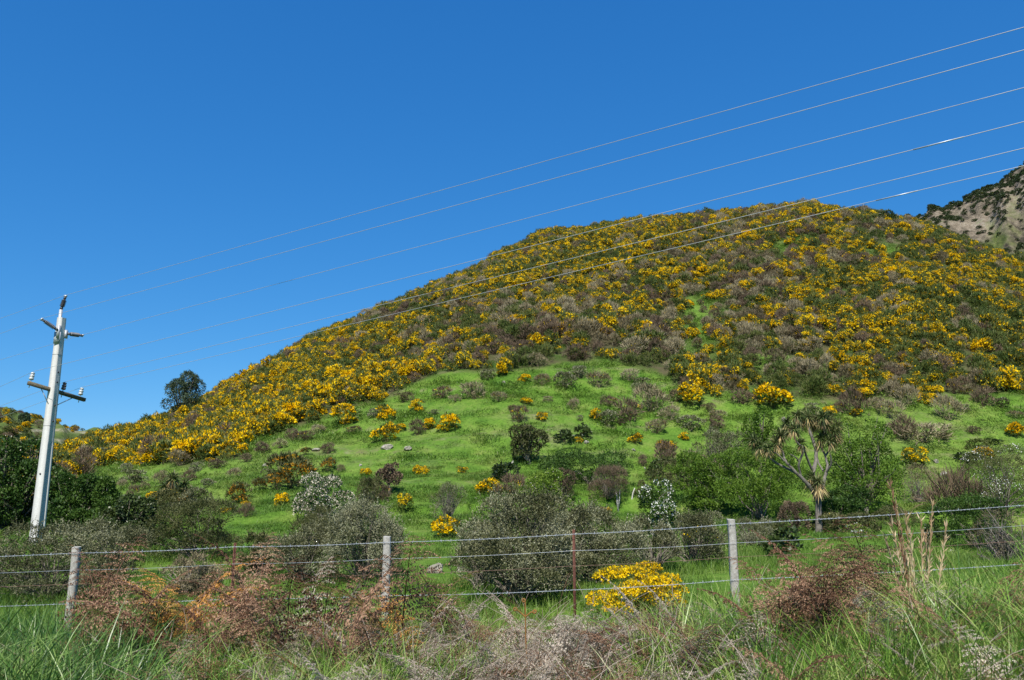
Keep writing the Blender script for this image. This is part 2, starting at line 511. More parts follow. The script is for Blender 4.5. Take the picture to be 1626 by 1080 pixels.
def ground_mat():
    m, nt, N, b = mat_nodes('ground')
    geo = N.new('ShaderNodeNewGeometry')
    pos = geo.outputs['Position']
    g = grass_colour(nt, pos)
    fine = noise(nt, pos, 6.0, 5, 0.75)
    g = mix(nt, 1.0, g, ramp(nt, fine, [(0.3, (0.55, 0.6, 0.5)), (0.7, (1.25, 1.2, 1.2))]), 'MULTIPLY')
    soil = ramp(nt, noise(nt, pos, 1.3, 5, 0.7), [(0.3, (0.09, 0.075, 0.045)), (0.55, (0.17, 0.15, 0.085)), (0.75, (0.30, 0.27, 0.21))])
    scr = ramp(nt, noise(nt, pos, 0.5, 4, 0.6), [(0.35, (0.040, 0.075, 0.014)), (0.5, (0.055, 0.060, 0.024)), (0.68, (0.085, 0.072, 0.042))])
    bare = mathn(nt, 'MULTIPLY', attr(nt, 'bare'), mathn(nt, 'ADD', mathn(nt, 'MULTIPLY', mathn(nt, 'SUBTRACT', noise(nt, pos, 0.9, 5, 0.7), 0.5), 6.0), 0.45, True), True)
    c = mix(nt, attr(nt, 'scrub'), g, scr)
    c = mix(nt, bare, c, soil)
    nt.links.new(c, b.inputs['Base Color'])
    b.inputs['Roughness'].default_value = 0.95
    b.inputs['Specular IOR Level'].default_value = 0.1
    bp = N.new('ShaderNodeBump'); bp.inputs['Strength'].default_value = 0.9; bp.inputs['Distance'].default_value = 0.25
    h = mathn(nt, 'ADD', noise(nt, pos, 1.6, 5, 0.7), mathn(nt, 'MULTIPLY', fine, 0.35))
    nt.links.new(h, bp.inputs['Height'])
    nt.links.new(bp.outputs[0], b.inputs['Normal'])
    return m

BARE = [(875, 690, 46, 16, .9), (1450, 680, 70, 22, .8), (930, 690, 30, 14, .5), (1530, 690, 60, 18, .5), (460, 770, 90, 40, .25), (700, 700, 60, 10, .5), (840, 660, 50, 12, .6), (560, 715, 60, 7, .6), (780, 690, 40, 6, .7), (1000, 720, 60, 9, .5), (620, 735, 90, 5, .5), (720, 650, 60, 5, .5), (1380, 715, 60, 8, .7),
        (1600, 720, 60, 14, .4), (330, 800, 60, 20, .3), (1490, 745, 40, 14, .5)]
def bare_field(X, Y, Z):
    px, py, _ = project(np.stack([X, Y, Z], -1))
    v = np.zeros_like(X)
    for cx, cy, rx, ry, a in BARE:
        v = np.maximum(v, a * np.exp(-((px - cx) / rx) ** 2 - ((py - cy) / ry) ** 2))
    d = np.hypot(X, Y)
    tr = np.sin(Z * 3.1 + 2.4 * fbm(X / 16, Y / 16, 33, 2))                  # stock tracks along the contours
    v = np.maximum(v, .75 * smooth01((tr - .90) / .08) * smooth01((fbm(X / 10, Y / 10, 35, 3) + .02) * 5) * smooth01((d - 40) / 10))
    v = np.where((d > 8) & (Y > 0), v, 0)
    return np.maximum(v, (1 - smooth01((d - 7.5) / 2.5)) * 0.8)

az = np.concatenate([np.linspace(-pi, radians(-60), 30)[:-1], np.linspace(radians(-60), radians(60), 470), np.linspace(radians(60), pi, 30)[1:]])
dist = np.concatenate([[0.02], np.geomspace(0.8, 30, 90), np.linspace(30, 175, 270)[1:], np.geomspace(175, 5000, 40)[1:]])
polar_sheet('ground', az, dist, ground_z, [ground_mat()], {'scrub': lambda X, Y, Z: scrub_field(X, Y), 'bare': bare_field})

# ---- the farther green hill on the left and the stony mountain on the right
def back_hill(sil, d0, R, rough, seed, mfac=0.75):
    s_az, s_te = curve_from(sil)
    def zf(x, y):
        d = np.hypot(x, y); az_ = np.arctan2(x, y)
        te = np.interp(az_, s_az, s_te)
        Hc = np.maximum(CAM[2] + R * te, -3)
        t = (d - d0) / (R - d0)
        tt = np.clip(t, 0, 1)
        m1 = (R - d0) / R
        g = (3 - 2 * tt) * tt * tt + mfac * tt * (1 - tt) ** 2 + m1 * (tt - 1) * tt * tt
        g = np.where(t > 1, np.maximum(1 + m1 * (t - 1) - 1.2 * (t - 1) ** 2, 0), g)
        z = (Hc + 4) * g - 4
        n = rough * (fbm(x / (R * .10), y / (R * .10), seed, 4) + 0.8 * (0.35 - np.abs(fbm(az_ * 38 + d / R, d / (R * .5), seed + 5, 3))))
        return z + n * smooth01(t / .3) * (1 - 0.55 * smooth01((t - .8) / .2))
    return zf

LSIL = [(-700, 420), (-400, 500), (-150, 585), (0, 646), (60, 667), (110, 678), (150, 687), (190, 698), (260, 716), (420, 770), (600, 800)]
left_z = back_hill(LSIL, 150, 270, 5.0, 51)
def left_mat():
    m, nt, N, b = mat_nodes('far_hill')
    geo = N.new('ShaderNodeNewGeometry'); pos = geo.outputs['Position']
    c = ramp(nt, noise(nt, pos, 0.10, 5, 0.65), [(0.32, (0.040, 0.065, 0.018)), (0.5, (0.080, 0.118, 0.028)), (0.68, (0.13, 0.145, 0.05))])
    soil = ramp(nt, noise(nt, pos, 0.5, 5, 0.7), [(0.3, (0.16, 0.13, 0.09)), (0.7, (0.42, 0.36, 0.28))])
    bare = mathn(nt, 'MULTIPLY', attr(nt, 'bare'), mathn(nt, 'ADD', mathn(nt, 'MULTIPLY', mathn(nt, 'SUBTRACT', noise(nt, pos, 0.25, 5, 0.7), 0.5), 5.0), 0.75, True), True)
    nt.links.new(mix(nt, bare, c, soil), b.inputs['Base Color'])
    b.inputs['Roughness'].default_value = 0.95
    b.inputs['Specular IOR Level'].default_value = 0.1
    bp = N.new('ShaderNodeBump'); bp.inputs['Strength'].default_value = 0.8; bp.inputs['Distance'].default_value = 0.8
    nt.links.new(noise(nt, pos, 0.5, 5, 0.7), bp.inputs['Height']); nt.links.new(bp.outputs[0], b.inputs['Normal'])
    return m
def left_bare(X, Y, Z):
    px, py, _ = project(np.stack([X, Y, Z], -1))
    a1 = np.interp(px, [-300, 0, 60, 110, 160], [716, 703, 700, 702, 704.])
    a2 = np.interp(px, [-300, 0, 40, 100, 160], [700, 690, 684, 683, 690.])
    w = 3 + 3 * np.abs(fbm(X / 9, Y / 9, 71, 2))
    return np.clip(np.exp(-((py - a1) / w) ** 2) + 0.8 * np.exp(-((py - a2) / (w * .6)) ** 2), 0, 1)
polar_sheet('far_hill', np.linspace(radians(-62), radians(-12), 260), np.concatenate([np.linspace(150, 275, 110), np.linspace(275, 420, 20)[1:]]), left_z, [left_mat()], {'bare': left_bare})

RSIL = [(900, 470), (1250, 420), (1400, 378), (1440, 360), (1470, 350), (1500, 335), (1530, 320), (1560, 306), (1590, 295), (1626, 281), (1700, 245), (1850, 205), (2100, 180), (2500, 260), (3000, 420)]
right_z = back_hill(RSIL, 260, 560, 24.0, 61, 0.9)
def mountain_mat():
    m, nt, N, b = mat_nodes('mountain')
    geo = N.new('ShaderNodeNewGeometry'); pos = geo.outputs['Position']
    mp = N.new('ShaderNodeMapping'); mp.inputs['Scale'].default_value = (1, 1, 0.45)
    nt.links.new(pos, mp.inputs['Vector'])
    v = mp.outputs['Vector']
    rock = ramp(nt, mathn(nt, 'ADD', mathn(nt, 'MULTIPLY', noise(nt, v, 0.07, 6, 0.7), .5), mathn(nt, 'MULTIPLY', noise(nt, v, 0.45, 5, 0.8), .5)), [(0.40, (0.045, 0.040, 0.030)), (0.46, (0.125, 0.105, 0.075)), (0.53, (0.215, 0.178, 0.130)), (0.62, (0.33, 0.29, 0.23))])
    grs = ramp(nt, noise(nt, pos, 0.12, 5, 0.7), [(0.35, (0.055, 0.075, 0.025)), (0.65, (0.15, 0.18, 0.05))])
    f = mathn(nt, 'ADD', mathn(nt, 'MULTIPLY', mathn(nt, 'SUBTRACT', noise(nt, v, 0.035, 6, 0.68), 0.53), 9.0), attr(nt, 'green'), True)
    nt.links.new(mix(nt, f, rock, grs), b.inputs['Base Color'])
    b.inputs['Roughness'].default_value = 0.95
    b.inputs['Specular IOR Level'].default_value = 0.1
    bp = N.new('ShaderNodeBump'); bp.inputs['Strength'].default_value = 1.0; bp.inputs['Distance'].default_value = 2.5
    nt.links.new(noise(nt, v, 0.22, 8, 0.75), bp.inputs['Height']); nt.links.new(bp.outputs[0], b.inputs['Normal'])
    return m
def mountain_green(X, Y, Z):
    px, py, _ = project(np.stack([X, Y, Z], -1))
    return 0.7 * smooth01((py - np.interp(px, [1450, 1626, 1800], [400, 345, 330])) / 40) - 0.15
polar_sheet('mountain', np.linspace(radians(8), radians(70), 300), np.concatenate([np.linspace(260, 580, 190), np.linspace(580, 1000, 20)[1:]]), right_z, [mountain_mat()], {'green': mountain_green})

# ------------------------------------------------------------------ plant shapes
def make_lobes(rng, w, h, n, low=0.15, dep=1.0, spread=0.34, rr=(0.20, 0.34)):
    """(centre, radius) of the clumps a crown is made of: w wide, h tall, standing on z = 0"""
    C, Rr = [], []
    for k in range(n):
        r = rng.uniform(*rr)
        a = rng.uniform(0, 2 * pi)
        zz = rng.uniform(low, 1 - r * .9)
        wid = spread * (1.0 - 0.55 * max(0, zz - .45) / .55) * np.sqrt(rng.uniform(0.02, 1))
        C.append((cos(a) * wid * w, sin(a) * wid * w * dep, zz * h))
        Rr.append((r * w * .8, r * w * .8 * dep, r * h))
    C, Rr = np.array(C), np.array(Rr)
    for j, tgt in ((0, w), (1, w * dep)):
        lo, hi = (C[:, j] - Rr[:, j]).min(), (C[:, j] + Rr[:, j]).max()
        f = tgt * 1.02 / (hi - lo)
        C[:, j] = (C[:, j] - (lo + hi) / 2) * f
        Rr[:, j] *= f
    f = h / (C[:, 2] + Rr[:, 2]).max()
    C[:, 2] *= f
    Rr[:, 2] *= f
    return C, Rr

def crown(rng, C, Rr, n, shell=0.7, down=0.35):
    """points spread through the outer part of a set of clumps and the way they face"""
    out_p, out_n, out_i = [], [], []
    wgt = (Rr[:, 0] * Rr[:, 2]); wgt = wgt / wgt.sum()
    got = 0
    for _ in range(12):
        k = rng.choice(len(C), size=n, p=wgt)
        d = rand_dir(rng, n)
        d[:, 2] = np.where((d[:, 2] < 0) & (rng.rand(n) > down), -d[:, 2], d[:, 2])
        r = shell + (1 - shell) * rng.rand(n) ** 0.6
        p = C[k] + d * Rr[k] * (r + rng.normal(0, .05, n))[:, None]
        q = ((p[:, None] - C[None]) / Rr[None])
        inside = ((q ** 2).sum(-1) < 0.5).sum(1)
        ok = (inside == 0) & (p[:, 2] > 0.0)
        out_p.append(p[ok]); out_n.append(d[ok]); out_i.append(k[ok])
        got += ok.sum()
        if got >= n:
            break
    return np.concatenate(out_p)[:n], np.concatenate(out_n)[:n], np.concatenate(out_i)[:n]

def twigs(rng, C, Rr, n, r0, base=(0, 0, 0), reach=1.0, sides=3, wob=.12):
    """bent branches from the foot to the clumps"""
    Vs, Fs, off = [], [], 0
    for k in range(n):
        i = rng.randint(len(C))
        end = C[i] + rand_dir(rng, 1)[0] * Rr[i] * reach
        end[2] = max(end[2], 0.05)
        st = np.array(base) + np.array([rng.normal(0, r0 * 3), rng.normal(0, r0 * 3), 0])
        L = np.linalg.norm(end - st)
        m1 = st + (end - st) * .35 + np.array([0, 0, .10 * L]) + rng.normal(0, wob * L * .5, 3)
        m2 = st + (end - st) * .7 + np.array([0, 0, .06 * L]) + rng.normal(0, wob * L * .5, 3)
        v, f = tube([st, m1, m2, end], [r0, r0 * .7, r0 * .45, r0 * .15], sides)
        Vs.append(v); Fs.append(f + off); off += len(v)
    return np.concatenate(Vs), np.concatenate(Fs)

def shrub_chunks(rng, w, h, n, ll, lw, lobes=10, dep=1.0, up=0.5, out=0.7, rnd=0.7, shell=.62, tw=14, tr=None, low=.12,
                 flower=0, fsize=.08, fclump=.5, ftop=-.1, spread=.34, rr=(.2, .34), fwid=.8, wob=.12, spray=.22, sl=.13):
    """foliage, twigs and flowers of one shrub: [(V, F)] each, flowers may be None"""
    C, Rr = make_lobes(rng, w, h, lobes, low, dep, spread, rr)
    P, D, I = crown(rng, C, Rr, n, shell)
    dirs = D * out + np.array([0, 0, up]) + rand_dir(rng, len(P)) * rnd
    ns = int(len(P) * spray / 9)                       # shoots that stand out of the outline
    if ns:
        i = rng.randint(0, len(P), ns)
        sd = nrm(D[i] * .8 + np.array([0, 0, .5]) + rand_dir(rng, ns) * .5)
        SL = rng.uniform(.3, 1, ns)[:, None] * sl * h
        tt = np.linspace(.1, 1, 9)
        Ps = (P[i][:, None] + sd[:, None] * SL[:, None] * tt[None, :, None]).reshape(-1, 3)
        Ds = (np.repeat(sd, 9, 0) * .8 + rand_dir(rng, ns * 9) * .8)
        P = np.concatenate([P, Ps]); dirs = np.concatenate([dirs, Ds])
    fol = leaves(P, dirs, ll * rng.uniform(.6, 1.3, len(P)), lw * rng.uniform(.7, 1.3, len(P)), rng, .12)
    t = twigs(rng, C, Rr, tw, tr or 0.012 * h + .004, wob=wob) if tw else None
    fl = None
    if flower:
        Pf, Df, If = crown(rng, C, Rr * 1.02, flower * 3, .90, .1)
        on = rng.rand(len(C)) < fclump
        if not on.any():
            on[rng.randint(len(C))] = True
        nz = np.array([vnoise(np.array([p[0] / (w * .16) + 7]), np.array([p[2] / (h * .16) + p[1] / (w * .2) + 3]), 91)[0] for p in Pf]) if len(Pf) < 6000 else rng.rand(len(Pf)) - .5
        ok = on[If] & (Df[:, 2] > ftop) & (nz > -.14)
        Pf, Df = Pf[ok][:flower], Df[ok][:flower]
        if len(Pf):
            fl = leaves(Pf, Df * .5 + np.array([0, 0, .35]) + rand_dir(rng, len(Pf)) * .9, fsize * rng.uniform(.6, 1.3, len(Pf)), fsize * fwid * rng.uniform(.7, 1.3, len(Pf)), rng, .15)
    return fol, t, fl

def proto(name, seed, mats, **kw):
    """unit-size shrub as one mesh: foliage, twigs, flowers"""
    rng = np.random.RandomState(seed)
    fol, t, fl = shrub_chunks(rng, **kw)
    ch = [(*fol, 0)]
    if t: ch.append((*t, 1))
    if fl: ch.append((*fl, 2))
    return mesh_from(name, ch, [M[k] for k in mats])

_hidden = 0
def scatter(name, protos, P, scl, rot, pick=None, sz=None):
    """one stuff object: a point cloud that carries copies of the given meshes"""
    global _hidden
    _hidden += 1
    c = bpy.data.collections.new("%s_shapes_%d" % (name, _hidden))
    for k, me in enumerate(protos):
        c.objects.link(bpy.data.objects.new("%s_shape_%02d" % (name, k), me))
    n = len(P)
    me = bpy.data.meshes.new(name)
    me.vertices.add(n)
    me.vertices.foreach_set('co', np.ascontiguousarray(P, np.float32).ravel())
    if pick is None:
        pick = np.random.RandomState(n).randint(0, len(protos), n)
    if np.ndim(rot) == 1:
        rot = np.stack([np.zeros(n), np.zeros(n), rot], -1)
    sc3 = np.stack([scl, scl, scl if sz is None else sz], -1)
    a = me.attributes.new('scl', 'FLOAT_VECTOR', 'POINT'); a.data.foreach_set('vector', np.ascontiguousarray(sc3, np.float32).ravel())
    a = me.attributes.new('rot', 'FLOAT_VECTOR', 'POINT'); a.data.foreach_set('vector', np.ascontiguousarray(rot, np.float32).ravel())
    a = me.attributes.new('pick', 'INT', 'POINT'); a.data.foreach_set('value', np.ascontiguousarray(pick, np.int32))
    o = link(name, me)
    o['kind'] = 'stuff'
    ng = bpy.data.node_groups.new(name, 'GeometryNodeTree')
    ng.interface.new_socket('Geometry', in_out='INPUT', socket_type='NodeSocketGeometry')
    ng.interface.new_socket('Geometry', in_out='OUTPUT', socket_type='NodeSocketGeometry')
    gi, go = ng.nodes.new('NodeGroupInput'), ng.nodes.new('NodeGroupOutput')
    ci = ng.nodes.new('GeometryNodeCollectionInfo')
    ci.inputs['Collection'].default_value = c
    ci.inputs['Separate Children'].default_value = True
    ci.inputs['Reset Children'].default_value = True
    ip = ng.nodes.new('GeometryNodeInstanceOnPoints')
    ip.inputs['Pick Instance'].default_value = True
    def named(nm, ty):
        q = ng.nodes.new('GeometryNodeInputNamedAttribute'); q.data_type = ty; q.inputs['Name'].default_value = nm
        return q.outputs['Attribute']
    L = ng.links.new
    L(gi.outputs[0], ip.inputs['Points']); L(ci.outputs[0], ip.inputs['Instance'])
    L(named('pick', 'INT'), ip.inputs['Instance Index'])
    L(named('rot', 'FLOAT_VECTOR'), ip.inputs['Rotation'])
    L(named('scl', 'FLOAT_VECTOR'), ip.inputs['Scale'])
    L(ip.outputs[0], go.inputs[0])
    md = o.modifiers.new('scatter', 'NODES'); md.node_group = ng
    return o

# ------------------------------------------------------------------ the thicket on the hill
GB = dict(w=1.0, h=1.0, ll=.20, lw=.035, lobes=11, up=.75, out=.6, rnd=.5, tw=8, tr=.010)
gorse_full = [proto('gorse_full_%d' % k, 100 + k, ('gorse_green', 'brown_twig', 'gorse_flower'), n=440, flower=680, fsize=.108, fclump=.95, **GB) for k in range(4)]
gorse_some = [proto('gorse_some_%d' % k, 120 + k, ('gorse_green', 'brown_twig', 'gorse_flower'), n=540, flower=420, fsize=.100, fclump=.75, **GB) for k in range(5)]
gorse_few = [proto('gorse_few_%d' % k, 140 + k, ('gorse_green', 'brown_twig', 'gorse_flower'), n=560, flower=150, fsize=.092, fclump=.55, **GB) for k in range(3)]
DB = dict(GB); DB.update(ll=.26, lw=.024, up=.9, tw=22, tr=.010)
dry_shrubs = [proto('dry_shrub_%d' % k, 160 + k, ('dry_twig', 'dry_twig', 'gorse_flower'), n=620, flower=(18 if k == 1 else 0), fsize=.07, **DB) for k in range(4)]
brown_shrubs = [proto('brown_shrub_%d' % k, 170 + k, ('brown_twig', 'brown_twig', 'gorse_flower'), n=620, flower=(40 if k == 0 else 0), fsize=.07, **DB) for k in range(3)]
broom_green = [proto('broom_green_%d' % k, 180 + k, ('gorse_green', 'gorse_green', 'gorse_flower'), n=650, flower=(14 if k == 1 else 0), fsize=.07, **GB) for k in range(3)]
KINDS_ = [gorse_full, gorse_some, gorse_few, dry_shrubs, brown_shrubs, broom_green]

# how the mixture changes over the hill: (photo x, y, reach) and weights full, some, few, dry, brown, green
MIX = [((180, 705, 120), (10, 3, .6, .2, .5, .5)), ((330, 680, 110), (7, 4, 1, .4, .8, .8)), ((480, 600, 120), (4.5, 5, 1.6, .6, .7, 1)), ((560, 640, 70), (5, 3, 1.6, .8, 1.2, 1)),
       ((700, 510, 130), (1.6, 4.5, 2.2, 1.6, 1, 1.4)), ((860, 420, 120), (2, 5, 2, 1.6, .8, 1)), ((1010, 430, 120), (2, 5.5, 2, 1, .8, 1.2)), ((1100, 380, 80), (2, 5, 2, 1, 1, 1)),
       ((800, 560, 100), (.4, 1.6, 2.2, 2.6, 1.6, 2.6)), ((940, 540, 100), (.5, 1.8, 2.2, 2.8, 1.8, 2)), ((1160, 460, 80), (.5, 1, 1, 5, 1.8, 1)), ((1190, 560, 90), (.6, 1.4, 1.2, 4, 1.6, 1.4)),
       ((1300, 360, 80), (2, 3, 1.5, 2.4, 2, 1)), ((1420, 380, 80), (.8, 2.2, 1.5, 3, 1.6, 2)), ((1290, 430, 50), (3, 4, 1, 1.2, .6, 1)), ((1450, 460, 110), (1.6, 5, 2.6, .7, .5, 2.6)),
       ((1580, 500, 120), (1, 5, 3.5, .6, .5, 3)), ((1400, 560, 110), (.8, 3.5, 3, 1.6, 1, 2)), ((1270, 540, 80), (.5, 2, 2, 3, 1.2, 2)), ((1560, 600, 80), (1.4, 3, 2, 1.4, 1.6, 1.5)), ((1120, 600, 60), (1.4, 2, 1.5, 2.4, 1.6, 1))]

rs = np.random.RandomState(5)
cell = 1.0
gx, gy = np.meshgrid(np.arange(-125, 135, cell), np.arange(25, 175, cell))
gx = (gx + rs.uniform(-.65, .65, gx.shape) * cell).ravel(); gy = (gy + rs.uniform(-.65, .65, gy.shape) * cell).ravel()
gd = np.hypot(gx, gy); ga = np.arctan2(gx, gy)
R_, F_, H_ = hill_shape(ga)
ok = (gd > F_) & (gd < R_ + 14) & (np.abs(ga) < radians(44))
gx, gy = gx[ok], gy[ok]
gz = ground_z(gx, gy)
sf = scrub_field(gx, gy)
px_, py_, dep_ = project(np.stack([gx, gy, gz], -1))
gap = 0.88 + 0.35 * fbm(gx / 9, gy / 9, 81, 3)
keep = (rs.rand(len(gx)) < sf * gap)
gx, gy, gz, px_, py_, dep_ = [a[keep] for a in (gx, gy, gz, px_, py_, dep_)]
Wm = np.zeros((len(gx), 6)); tot = np.zeros(len(gx))
for (cx, cy, r), w in MIX:
    q = np.exp(-((px_ - cx) ** 2 + ((py_ - cy) * 1.3) ** 2) / (r * r)) + 1e-6
    Wm += q[:, None] * (np.array(w) / sum(w)); tot += q
Wm /= tot[:, None]
# plants of a kind stand together
for k in range(6):
    Wm[:, k] *= np.exp(3.0 * fbm(gx / 4.2 + 31 * k, gy / 4.2, 200 + 7 * k, 3))
Wm /= Wm.sum(1, keepdims=True)
kind = (rs.rand(len(gx))[:, None] > Wm.cumsum(1)).sum(1).clip(0, 5)
size = rs.uniform(.85, 1.85, len(gx)) * np.array([1.0, 1.0, 1.0, 1.0, .95, 1.0])[kind] * (1 + .45 * fbm(gx / 6, gy / 6, 88, 2))
size *= np.interp(px_, [100, 300, 600, 2000], [1.15, 1.1, 1.0, 1.0])
tall = size * rs.uniform(.7, 1.1, len(gx))
rotz = rs.uniform(0, 2 * pi, len(gx))
pickv = np.array([rs.randint(len(KINDS_[k])) for k in kind])
# the largest in the picture are objects of their own
infr = (px_ > -10) & (px_ < 1640) & (np.hypot(gx, gy) < hill_shape(np.arctan2(gx, gy))[0] + 2)
app = np.where(infr, size / dep_, 0)
GROUPS = [('gorse_bush', 'densely flowering yellow gorse bush in the thicket covering the hill', 'gorse bush', 'flowering gorse bushes of the hillside thicket', (0, 1), 190),
          ('gorse_bush', 'dark green gorse bush with few yellow flowers in the hillside thicket', 'gorse bush', 'sparsely flowering gorse bushes of the hillside thicket', (2, 5), 100),
          ('dry_shrub', 'dry greyish brown shrub among the yellow gorse on the hillside', 'shrub', 'dry shrubs of the hillside thicket', (3, 4), 190)]
solo = np.zeros(len(gx), bool)
for nm, lab, cat, grp, ks, cnt in GROUPS:
    idx = np.where(np.isin(kind, ks) & (app > 0))[0]
    idx = idx[np.argsort(-app[idx])][:cnt]
    solo[idx] = True
    for i in idx:
        o = link(nm, KINDS_[kind[i]][pickv[i]], None, (gx[i], gy[i], gz[i] - .05))
        o.scale = (size[i], size[i], tall[i])
        o.rotation_euler = (0, 0, rotz[i])
        tag(o, lab, cat, grp)
allp = [m for k in KINDS_ for m in k]
base_ = np.cumsum([0] + [len(k) for k in KINDS_])[:-1]
r = ~solo
scatter('hillside_gorse_thicket', allp, np.stack([gx, gy, gz - .05], -1)[r], size[r], rotz[r], (base_[kind] + pickv)[r], tall[r])
print('thicket', len(gx), 'solo', solo.sum())

# scrub of the two farther slopes
def slope_scatter(name, zf, sel, n, protos, weights, s0, s1, seed, xr, yr):
    q = np.random.RandomState(seed)
    x, y = q.uniform(*xr, n), q.uniform(*yr, n)
    z = zf(x, y)
    p, v, dd = project(np.stack([x, y, z], -1))
    k = (q.rand(n) < sel(p, v, x, y))
    x, y, z = x[k], y[k], z[k]
    s = q.uniform(s0, s1, len(x))
    pk = q.choice(len(protos), len(x), p=np.array(weights) / sum(weights))
    return scatter(name, protos, np.stack([x, y, z - .1], -1), s, q.uniform(0, 6.28, len(x)), pk, s * q.uniform(.6, .9, len(x)))
slope_scatter('far_hill_scrub', left_z, lambda p, v, x, y: np.clip((.14 + .8 * np.clip(fbm(x / 16, y / 16, 301, 3) * 2.6 + .1, 0, 1)) * (np.interp(v, [640, 662, 690, 730], [.18, .6, 1, 1])) * (p > -120) * (p < 260), 0, 1),
              6500, [gorse_full[0], gorse_some[1], gorse_some[2], broom_green[0], brown_shrubs[0], dry_shrubs[0]], [1.6, 2, 1.5, 3, 1.4, .8], .9, 2.3, 17, (-240, -60), (125, 280))
dark_bush = [proto('dark_bush_%d' % k, 190 + k, ('dark_leaf', 'brown_twig', 'gorse_flower'), w=1., h=1., n=420, ll=.17, lw=.09, lobes=9, tw=5, tr=.01) for k in range(3)]
def mtn_sel(p, v, x, y):
    cr = np.interp(p, [a for a, _ in RSIL], [b for _, b in RSIL])
    ridge = np.exp(-np.clip(v - cr - 6, 0, None) / np.interp(p, [1440, 1626], [4, 13]))
    return np.clip(1.0 * ridge * (1 + fbm(x / 30, y / 30, 311, 2)) + .34 * np.clip(fbm(x / 30, y / 30, 305, 3) * 3.0 - .25, 0, 1) + .28, 0, 1) * (p > 1380) * (p < 1800)
slope_scatter('mountain_scrub', right_z, mtn_sel, 16000, dark_bush + [gorse_full[1]], [3, 3, 3, .10], 1.0, 2.8, 19, (120, 480), (270, 560))

# ------------------------------------------------------------------ plants that stand apart: read where they stand, build them there
def stand(px, py):
    p = raycast(px, py)[0]
    _, _, dep = project(p)
    return p, float(dep)

SHAPE_OF = {'gorse': gorse_full, 'gorsefew': gorse_some, 'dry': dry_shrubs, 'brown': brown_shrubs, 'broom': broom_green, 'dark': dark_bush}
SHAPE_OF['faded'] = [proto('faded_gorse_%d' % k, 400 + k, ('olive_leaf', 'brown_twig', 'faded_flower'), n=560, flower=520, fsize=.07, fclump=.9, **GB) for k in range(2)]
SHAPE_OF['grey'] = [proto('grey_shrub_%d' % k, 410 + k, ('grey_leaf', 'dry_twig', 'gorse_flower'), n=900, w=1., h=1., ll=.12, lw=.04, lobes=10, tw=20, tr=.012) for k in range(2)]
SHAPE_OF['tussock'] = [proto('tussock_%d' % k, 420 + k, ('brown_twig', 'straw', 'gorse_flower'), n=500, w=1., h=.9, ll=.5, lw=.02, lobes=5, tw=40, tr=.008, up=1.1, out=.5, rnd=.3) for k in range(2)]
def lone(kind, px, py, w, h, label, cat, group, name=None, seed=None):
    p, dep = stand(px, py)
    L = SHAPE_OF[kind]
    q = np.random.RandomState(int(px * 7 + py))
    o = link(name or cat.replace(' ', '_'), L[q.randint(len(L))], None, p - np.array([0, 0, .04 * h * dep / FPX]))
    sw, sh = w * dep / FPX * 1.12, h * dep / FPX * 1.08
    o.scale = (sw, sw, sh)
    o.rotation_euler = (0, 0, q.uniform(0, 6.28))
    return tag(o, label, cat, group)

